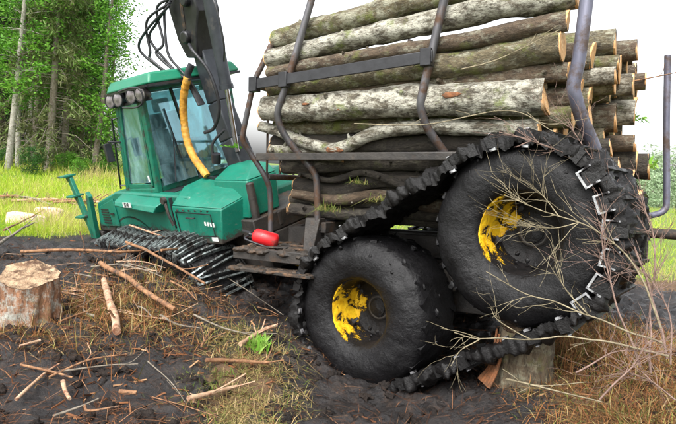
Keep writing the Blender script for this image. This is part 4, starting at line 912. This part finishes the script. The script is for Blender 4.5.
# ------------------------------------------------------------------ blades, litter, foliage (vectorised)
def mesh_np(name, vs, faces, tint, mat, smooth=False):
    me = bpy.data.meshes.new(name); me.from_pydata(vs.tolist(), [], faces); me.materials.append(mat)
    a = me.attributes.new('tint', 'FLOAT', 'POINT'); a.data.foreach_set('value', np.asarray(tint, np.float32)); me.update(); return me
def blades(name, P, L, wd, tint, mat, lean=.5, droop=.3, seed=1):
    R_ = np.random.RandomState(seed); n = len(P); az_ = R_.uniform(0, 2*np.pi, n); ln = R_.uniform(0, lean, n)
    d = np.stack([np.cos(az_)*ln, np.sin(az_)*ln, np.ones(n)], 1); d /= np.linalg.norm(d, axis=1)[:, None]
    s_ = R_.uniform(0, 2*np.pi, n); sd = np.stack([np.cos(s_), np.sin(s_), np.zeros(n)], 1)*wd[:, None]/2
    mid = P+d*(L*.55)[:, None]; hz_ = np.stack([np.cos(az_), np.sin(az_), -np.full(n, droop)], 1)
    tip = mid+d*(L*.45)[:, None]+hz_*(L*.3*ln)[:, None]
    vs = np.stack([P-sd, P+sd, mid+sd*.75, mid-sd*.75, tip], 1).reshape(-1, 3); i = np.arange(n)*5
    f_ = [x for k in i.tolist() for x in ((k, k+1, k+2, k+3), (k+3, k+2, k+4))]
    return mesh_np(name, vs, f_, np.repeat(tint, 5), mat)
def area(n, seed, fx):
    R_ = np.random.RandomState(seed); x, y = fx(R_, n); return x, y, R_
# meadow
R1 = np.random.RandomState(4); n = 62000
yy = 8.2+22*R1.uniform(0, 1, n)**1.6; xx = -yy*R1.uniform(.30, .86, n)+R1.uniform(-1, 1, n)
n2 = 26000; y2 = 8.5+30*R1.uniform(0, 1, n2)**1.5; x2 = y2*R1.uniform(-.35, .95, n2)
xx = np.concatenate([xx, x2]); yy = np.concatenate([yy, y2]); keep = R1.uniform(0, 1, len(xx)) > mud_m(xx, yy)*1.02; xx = xx[keep]; yy = yy[keep]
def vnoise(x, y, f_, s_): return np.array([noise.noise(V((a*f_+s_, b_*f_, 0))) for a, b_ in zip(x.tolist(), y.tolist())])
pn_ = vnoise(xx, yy, .5, 3)+.5*vnoise(xx, yy, 1.7, 9); n = len(xx)
tn = np.clip(.55+.75*pn_+R1.uniform(-.3, .3, n), 0, 1); sc = np.clip((yy/14), .7, 1.6)
gr = blades('grass', np.stack([xx, yy, base_h(xx, yy)-.02], 1), R1.gamma(3, .06, n)*np.clip(1+1.1*pn_, .3, 2)*sc**.5, .012*sc*R1.uniform(.7, 1.6, n), tn, M['grass'], .9, .3, 5)
tag(put('grass', gr), 'bright yellow-green meadow grass beyond the mud', 'grass', kind='stuff')
# straw patch between the track and the wheel
n = 3000; t_ = R1.uniform(0, 1, n); px = R1.normal(0, 1, n)
cx_ = -.92+.42*t_*0; y_ = 3.35+t_*2.0; x_ = -.62-.12*(y_-4.2)+px*.27
keep = (np.abs(px) < 1.9); x_, y_ = x_[keep], y_[keep]; n = len(x_)
st = blades('dry_grass', np.stack([x_, y_, base_h(x_, y_)], 1), R1.uniform(.04, .17, n), R1.uniform(.003, .008, n), np.clip(R1.normal(.56, .28, n), 0, 1), M['straw'], 5.5, .45, 6)
tag(put('dry_grass', st), 'straw and moss patch between the track and the sunken wheel', 'grass', kind='stuff')
# brown brush at lower right
n = 48000; x_ = R1.uniform(1.0, 4.6, n); y_ = R1.uniform(2.4, 6.2, n); k_ = brown_m(x_, y_) > R1.uniform(.1, .9, n); x_, y_ = x_[k_], y_[k_]
ok = ~((np.hypot(x_-1.57, y_-4.2) < .22)); x_, y_ = x_[ok], y_[ok]; n = len(x_)
br_ = blades('brush_litter', np.stack([x_, y_, base_h(x_, y_)], 1), R1.uniform(.05, .2, n), R1.uniform(.003, .009, n), np.clip(R1.normal(.45, .27, n), 0, 1), M['brush'], 3.4, .4, 7)
tag(put('brush_litter', br_), 'rusty dry brush and needles on the ground at lower right', 'litter', kind='stuff')
# dry stems beside the left stump
n = 5200; x_ = R1.normal(-2.1, .5, n); y_ = R1.normal(5.2, .55, n); x_[:900] = R1.normal(-2.5, .25, 900); y_[:900] = R1.normal(4.25, .14, 900)
st2 = blades('dry_stems', np.stack([x_, y_, base_h(x_, y_)], 1), R1.uniform(.05, .24, n), R1.uniform(.003, .009, n), np.clip(R1.normal(.5, .28, n), 0, 1), M['brush'], 3.6, .25, 8)
tag(put('dry_stems', st2), 'reddish dry stems heaped to the right of the left stump', 'litter', kind='stuff')
# chips and bits of stick over the mud
def chips(x, y, L, r_, tint, seed):
    R_ = np.random.RandomState(seed); n = len(x); az_ = R_.uniform(0, 2*np.pi, n); el_ = R_.normal(.05, .22, n)
    d = np.stack([np.cos(az_)*np.cos(el_), np.sin(az_)*np.cos(el_), np.sin(el_)], 1); z = np.array([H(a, b_) for a, b_ in zip(x.tolist(), y.tolist())])
    P = np.stack([x, y, z+r_*.8], 1); a = P-d*(L/2)[:, None]; b_ = P+d*(L/2)[:, None]
    s_ = np.stack([-np.sin(az_), np.cos(az_), np.zeros(n)], 1); u_ = np.cross(d, s_)
    ring = [s_*math.cos(t)+u_*math.sin(t)*.7 for t in (0, 2.094, 4.189)]
    vs = np.stack([a+q*r_[:, None] for q in ring]+[b_+q*(r_*R_.uniform(.4, 1, n))[:, None] for q in ring], 1).reshape(-1, 3)
    f_ = [q for k in (np.arange(n)*6).tolist() for q in ((k, k+1, k+4, k+3), (k+1, k+2, k+5, k+4), (k+2, k, k+3, k+5), (k, k+2, k+1), (k+3, k+4, k+5))]
    return mesh_np('litter', vs, f_, np.repeat(tint, 6), M['litter'])
n = 12000; x_ = R1.uniform(-5.5, 4.2, n); y_ = 2.6+5.6*R1.uniform(0, 1, n)**1.3
den = np.clip(.2+.55*np.exp(-((x_+2.1)/1.3)**2-((y_-5.4)/1.0)**2)+.35*np.exp(-((x_+1.8)/1.2)**2-((y_-3.7)/.5)**2)+.8*brown_m(x_, y_), 0, 1)*(1-.95*np.exp(-((x_-.55)/1.0)**2-((y_-3.9)/1.2)**2))
k_ = R1.uniform(0, 1, n) < den; x_, y_ = x_[k_], y_[k_]; n = len(x_); L = R1.gamma(1.3, .035, n)+.012
tag(put('litter', chips(x_, y_, L, np.clip(L*R1.uniform(.03, .2, n), .0015, .011), np.clip(R1.normal(.45, .32, n), 0, 1), 3)), 'scattered wood chips and bits of stick over the mud', 'litter', kind='stuff')
n = 46000; x_ = R1.uniform(-4.6, 3.6, n); y_ = 2.7+4.6*R1.uniform(0, 1, n)**1.2
pt = vnoise(x_, y_, 1.6, 2)+.6*vnoise(x_, y_, 4.5, 8); k_ = (R1.uniform(0, 1, n) < np.clip(.38+.95*pt, .05, 1)*(1-.9*np.exp(-((x_-.35)/.6)**2-((y_-4.2)/.9)**2))); x_, y_ = x_[k_], y_[k_]; n = len(x_)
zz = np.array([H(a, b_) for a, b_ in zip(x_.tolist(), y_.tolist())])
fl_ = blades('needle_litter', np.stack([x_, y_, zz], 1), R1.gamma(2, .028, n)+.015, R1.uniform(.0025, .008, n), np.clip(R1.normal(.48, .28, n), 0, 1), M['litter'], 9, .15, 12)
tag(put('needle_litter', fl_), 'reddish brown needles and fine twigs matted over the mud', 'litter', kind='stuff')
# mud clods
b = MB(); rnd = random.Random(5)
for _ in range(260):                                     # heaps of crumbs, fused so that none reads as a pebble
    x = rnd.uniform(-4.5, 3.5); y = 2.7+5*rnd.random()**1.3; R_ = rnd.uniform(.05, .2)
    for _ in range(rnd.randrange(4, 16)):
        a_ = rnd.uniform(0, 6.28); q = R_*rnd.random(); s_ = rnd.uniform(.01, .035); xx_ = x+q*math.cos(a_); yy_ = y+q*math.sin(a_)
        b.blob((xx_, yy_, H(xx_, yy_)+s_*.1), s_, 6, (rnd.uniform(.8, 1.6), rnd.uniform(.8, 1.6), .7), .7)
o_ = tag(put('mud_clods', b.mesh('mud_clods', M['lump'], 80)), 'lumps of wet black mud strewn round the machine', 'mud', kind='stuff'); fuse(o_, .013, .075, .03)
# green sprigs
def sprig(name, c, n, L, spread, mat, label, seed, wd=.01, lean=1.2, tint=(.5, .25), droop=.3):
    R_ = np.random.RandomState(seed); P = R_.normal(0, spread, (n, 3)); P[:, 2] = np.abs(P[:, 2])*.2
    me = blades(name, P, R_.uniform(.5, 1.1, n)*L, np.full(n, wd)*R_.uniform(.6, 1.4, n), np.clip(R_.normal(*tint, n), 0, 1), mat, lean, droop, seed)
    o = put(name, me, None, Matrix.Translation(c)); return tag(o, label, 'plant')
p = ground_at(258, 352); sprig('green_sprig', p, 50, .16, .05, M['fresh'], 'bright green leafy sprig growing in the straw patch', 1, .028, 1.0, (.6, .2))
sprig('moss_tuft', T(1.3, 1.0, .5), 110, .12, .06, M['straw'], 'yellow-green tuft hanging where the track meets the load', 2, .006, 2.6, (.25, .2), 1.3)
sprig('moss_tuft', T(1.0, .92, .78), 60, .09, .05, M['straw'], 'small green tuft caught on the lower logs', 3, .007, 2.6, (.1, .2), 1.3)
sprig('moss_tuft', T(.72, .9, .6), 80, .15, .07, M['straw'], 'dull grassy tuft caught on the lowest logs near the track', 4, .008, 2.5, (.3, .2), 1.2)
sprig('green_sprig', F(.42, .2, 1.66), 30, .08, .06, M['leaf'], 'leafy green sprig caught on the crane mast', 6, .03, 3.0, (.5, .2))
sprig('green_sprig', T(-1.22, -.85, 1.52), 70, .13, .08, M['leaf'], 'leafy sprig hanging from the far rear log ends', 7, .03, 3.0, (.8, .2), 1.2)
sprig('green_sprig', T(-1.4, -.95, 1.0), 60, .14, .1, M['fresh'], 'pale leafy sprig below the far rear log ends', 8, .03, 2.2, (.8, .2), .6)
for k, (px, py) in enumerate([(206, 395), (224, 380), (190, 378)]):
    sprig('green_sprig', ground_at(px, py), 60, .07, .06, M['straw'], ['low green moss clump at the bottom of the straw patch', 'low green moss clump beside the reddish stick', 'low green moss clump at the left rim of the straw patch'][k], 20+k, .006, 3.5, (.06, .12))

# ------------------------------------------------------------------ trees
def leaves_np(C_, sig, per, size, tint, seed, flat=.6, asp=1.6, down=0):
    R_ = np.random.RandomState(seed); n = len(C_)*per; c = np.repeat(C_, per, 0)+R_.normal(0, 1, (n, 3))*np.repeat(sig, per, 0)
    tn = np.clip(np.repeat(tint, per)+R_.normal(0, .1, n), 0, 1); a = R_.normal(0, 1, (n, 3)); a[:, 2] = a[:, 2]*flat-down; a /= np.linalg.norm(a, axis=1)[:, None]
    b_ = np.cross(a, R_.normal(0, 1, (n, 3))); b_ /= np.linalg.norm(b_, axis=1)[:, None]; s_ = (size*R_.uniform(.6, 1.4, n))[:, None]
    vs = np.stack([c-a*s_*asp*.5, c-b_*s_*.32, c+a*s_*asp*.5, c+b_*s_*.32], 1).reshape(-1, 3); f_ = [(k, k+1, k+2, k+3) for k in (np.arange(n)*4).tolist()]
    return vs, f_, np.repeat(tn, 4)
def proto_tree(kind, h, seed):
    global rnd
    rnd = random.Random(seed); R_ = np.random.RandomState(seed); b = MB(); C_ = []; sg = []; tn = []
    top = V((rnd.uniform(-.3, .3), rnd.uniform(-.3, .3), h)); ctrl = [V((0, 0, -.3)), V((rnd.uniform(-.12, .12), rnd.uniform(-.1, .1), h*.3)), V((rnd.uniform(-.25, .25), 0, h*.65)), top]
    P = curve(ctrl, 24); r_ = {'aspen': .13, 'spruce': .17, 'slender': .13, 'bush': .05}[kind]*(.8+h/60)
    b.tube(P, [r_*(1.15-i/len(P)) for i in range(len(P))], 9)
    if kind == 'spruce':
        nb = 95
        for k in range(nb):
            t = .1+.88*k/nb; p = P[int(t*(len(P)-1))].lerp(P[min(len(P)-1, int(t*(len(P)-1))+1)], t*(len(P)-1) % 1); a = rnd.uniform(0, 6.283); L = (1-t)*2.6*rnd.uniform(.6, 1.1)+.35
            d = V((math.cos(a), math.sin(a), 0)); q = [p, p+d*L*.5+V((0, 0, -.02*L)), p+d*L+V((0, 0, -.35*L))]; b.tube(q, [.025, .016, .006], 4, False)
            bare = t < .42
            for j in range(3 if bare else 7):
                s_ = (j+.6)/7 if not bare else rnd.uniform(.4, 1); z = -.35*L*s_*s_
                C_.append(p+d*L*s_+V((0, 0, z-.12))); sg.append((.13, .13, .2)); tn.append(rnd.uniform(.1, .6)+.4*t)
        vs, f_, ti = leaves_np(np.array([tuple(c) for c in C_]), np.array(sg), 20, .085, np.array(tn), seed, .8, 3.2, .9)
    else:
        z0 = {'aspen': .3, 'slender': .22, 'bush': .05}[kind]; nb = {'aspen': 46, 'slender': 40, 'bush': 26}[kind]; W = {'aspen': 2.1, 'slender': 1.25, 'bush': .45*h}[kind]
        for k in range(nb):
            t = z0+(1-z0)*(k+.5)/nb; fi = t*(len(P)-1); p = P[int(fi)]; a = rnd.uniform(0, 6.283); pr = math.sin(math.pi*min(1, max(.12, (t-z0)/(1-z0)*.9+.1)))**.6
            L = W*pr*rnd.uniform(.45, 1.15); d = V((math.cos(a), math.sin(a), rnd.uniform(-.15, .5))); q = p+d*L
            b.tube([p, p+d*L*.5+V((0, 0, .05)), q], [.03, .018, .006], 4, False)
            for j in range(4): C_.append(p+d*L*rnd.uniform(.45, 1.08)+V((rnd.gauss(0, .25), rnd.gauss(0, .25), rnd.gauss(0, .2)))); sg.append((.3, .3, .17) if kind != 'bush' else (.16, .16, .12)); tn.append(rnd.uniform(.15, .95))
        vs, f_, ti = leaves_np(np.array([tuple(c) for c in C_]), np.array(sg), 34, .105 if kind != 'bush' else .08, np.array(tn), seed)
    return b.mesh('trunk', M['trunk_grey'] if kind in ('aspen',) else M['trunk_brown'], 60), (vs, f_, ti)
PRO = {}
for kind, h, seed, mats in (('aspen', 15, 1, ('leaf', 'leaf_dark')), ('aspen', 13, 2, ('leaf', 'leaf_dark')), ('spruce', 14, 3, ('needle', 'needle_dark')), ('spruce', 12, 4, ('needle', 'needle_dark')), ('slender', 11, 5, ('leaf', 'leaf_dark')), ('bush', 1.6, 6, ('leaf', 'leaf_dark', 'leaf_hazed')), ('bush', 2.2, 7, ('leaf', 'leaf_dark', 'leaf_hazed'))):
    tm, (vs, f_, ti) = proto_tree(kind, h, seed)
    PRO.setdefault(kind, []).append((tm, {m_: mesh_np('crown', vs, f_, ti, M[m_]) for m_ in mats}))
rnd = random.Random(99)
def tree(kind, x, y, s_, mat, label, group, var=0, name='tree', lean=0):
    tm, cr = PRO[kind][var % len(PRO[kind])]; loc = V((x, y, float(base_h(x, y))))
    o = thing(name, loc, label, 'tree' if name.endswith('tree') else 'bush', group)
    Mw = Matrix.Translation(loc) @ Matrix.Rotation(lean, 4, 'Y') @ Matrix.Rotation(rnd.uniform(0, 6.28), 4, 'Z') @ Matrix.Diagonal((s_, s_, s_*rnd.uniform(.92, 1.1), 1))
    put('trunk' if name.endswith('tree') else 'stems', tm, o, Mw); put('crown', cr[mat], o, Mw)
def xat(px, d): p = at(px, 165, d); return p.x, p.y
TG = 'trees along the forest edge'
for kind, px, d, s_, mat, lb, var, nm, ln in [
 ('aspen', 8, 24, 1.0, 'leaf', 'pale-trunked leafy tree leaning at the left picture edge', 0, 'deciduous_tree', .07),
 ('aspen', 18, 25.5, .9, 'leaf', 'thin whitish trunk just right of the leftmost pale tree', 1, 'deciduous_tree', .0),
 ('spruce', 48, 25, 1.0, 'needle', 'tall brownish spruce with drooping branches in the middle of the forest edge', 0, 'spruce_tree', .03),
 ('spruce', 33, 28, 1.05, 'needle', 'brownish spruce behind and left of the tall drooping one', 1, 'spruce_tree', .02),
 ('spruce', 64, 28, .95, 'needle', 'brownish spruce right of the tall drooping one', 1, 'spruce_tree', .0),
 ('aspen', 60, 31, 1.05, 'leaf', 'bright green leafy tree rising between the two right-hand spruces', 0, 'deciduous_tree', .02),
 ('aspen', 26, 30, 1.1, 'leaf', 'bright green leafy tree above the brown spruces at left', 1, 'deciduous_tree', .02),
 ('slender', 93, 26, 1.0, 'leaf', 'slender reddish-trunked tree at the right end of the forest, crown against the sky', 0, 'deciduous_tree', .06),
 ('slender', 107, 30, .85, 'leaf', 'small leafy tree between the slender tree and the cab roof', 0, 'deciduous_tree', .03),
 ('slender', 80, 29, 1.0, 'leaf', 'leafy tree just left of the slender reddish trunk', 0, 'deciduous_tree', .02)]:
    x, y = xat(px, d); tree(kind, x, y, s_, mat, lb, TG, var, nm, ln)
for i in range(26):
    d = 31+1.0*i; px = rnd.uniform(-70, 98); k = rnd.choice(['spruce', 'aspen', 'spruce', 'spruce']); x, y = xat(px, d)
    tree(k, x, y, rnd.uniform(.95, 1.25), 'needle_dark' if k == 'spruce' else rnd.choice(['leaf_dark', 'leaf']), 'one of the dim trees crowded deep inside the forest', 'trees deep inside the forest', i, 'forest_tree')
for i in range(6):
    d = rnd.uniform(23, 34); px = -40-24*i; x, y = xat(px, d); k = rnd.choice(['spruce', 'aspen']); tree(k, x, y, 1.05, 'needle' if k == 'spruce' else 'leaf', 'forest tree continuing the wood beyond the left picture edge', 'trees outside the left edge', i, 'forest_tree')
for i in range(18):
    px = -20+7.6*i; d = rnd.uniform(23, 30); x, y = xat(px, d); tree('bush', x, y, rnd.uniform(.3, .6), rnd.choice(['leaf', 'leaf_dark']), ('small ' if i % 2 else 'rounded ')+'green bush at the forest foot '+('near the left picture edge' if px < 35 else ('in the middle of the forest edge' if px < 75 else 'at the right end of the forest')), 'undergrowth bushes', i, 'bush')
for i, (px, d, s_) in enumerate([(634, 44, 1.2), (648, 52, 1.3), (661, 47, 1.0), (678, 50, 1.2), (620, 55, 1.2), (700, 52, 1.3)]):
    p = at(px, 195, d); tree('bush', p.x, p.y, s_*1.7, 'leaf_hazed', 'bush tinted pale for haze in the far clearing beyond the rear of the load', 'bushes in the far clearing', i, 'bush')
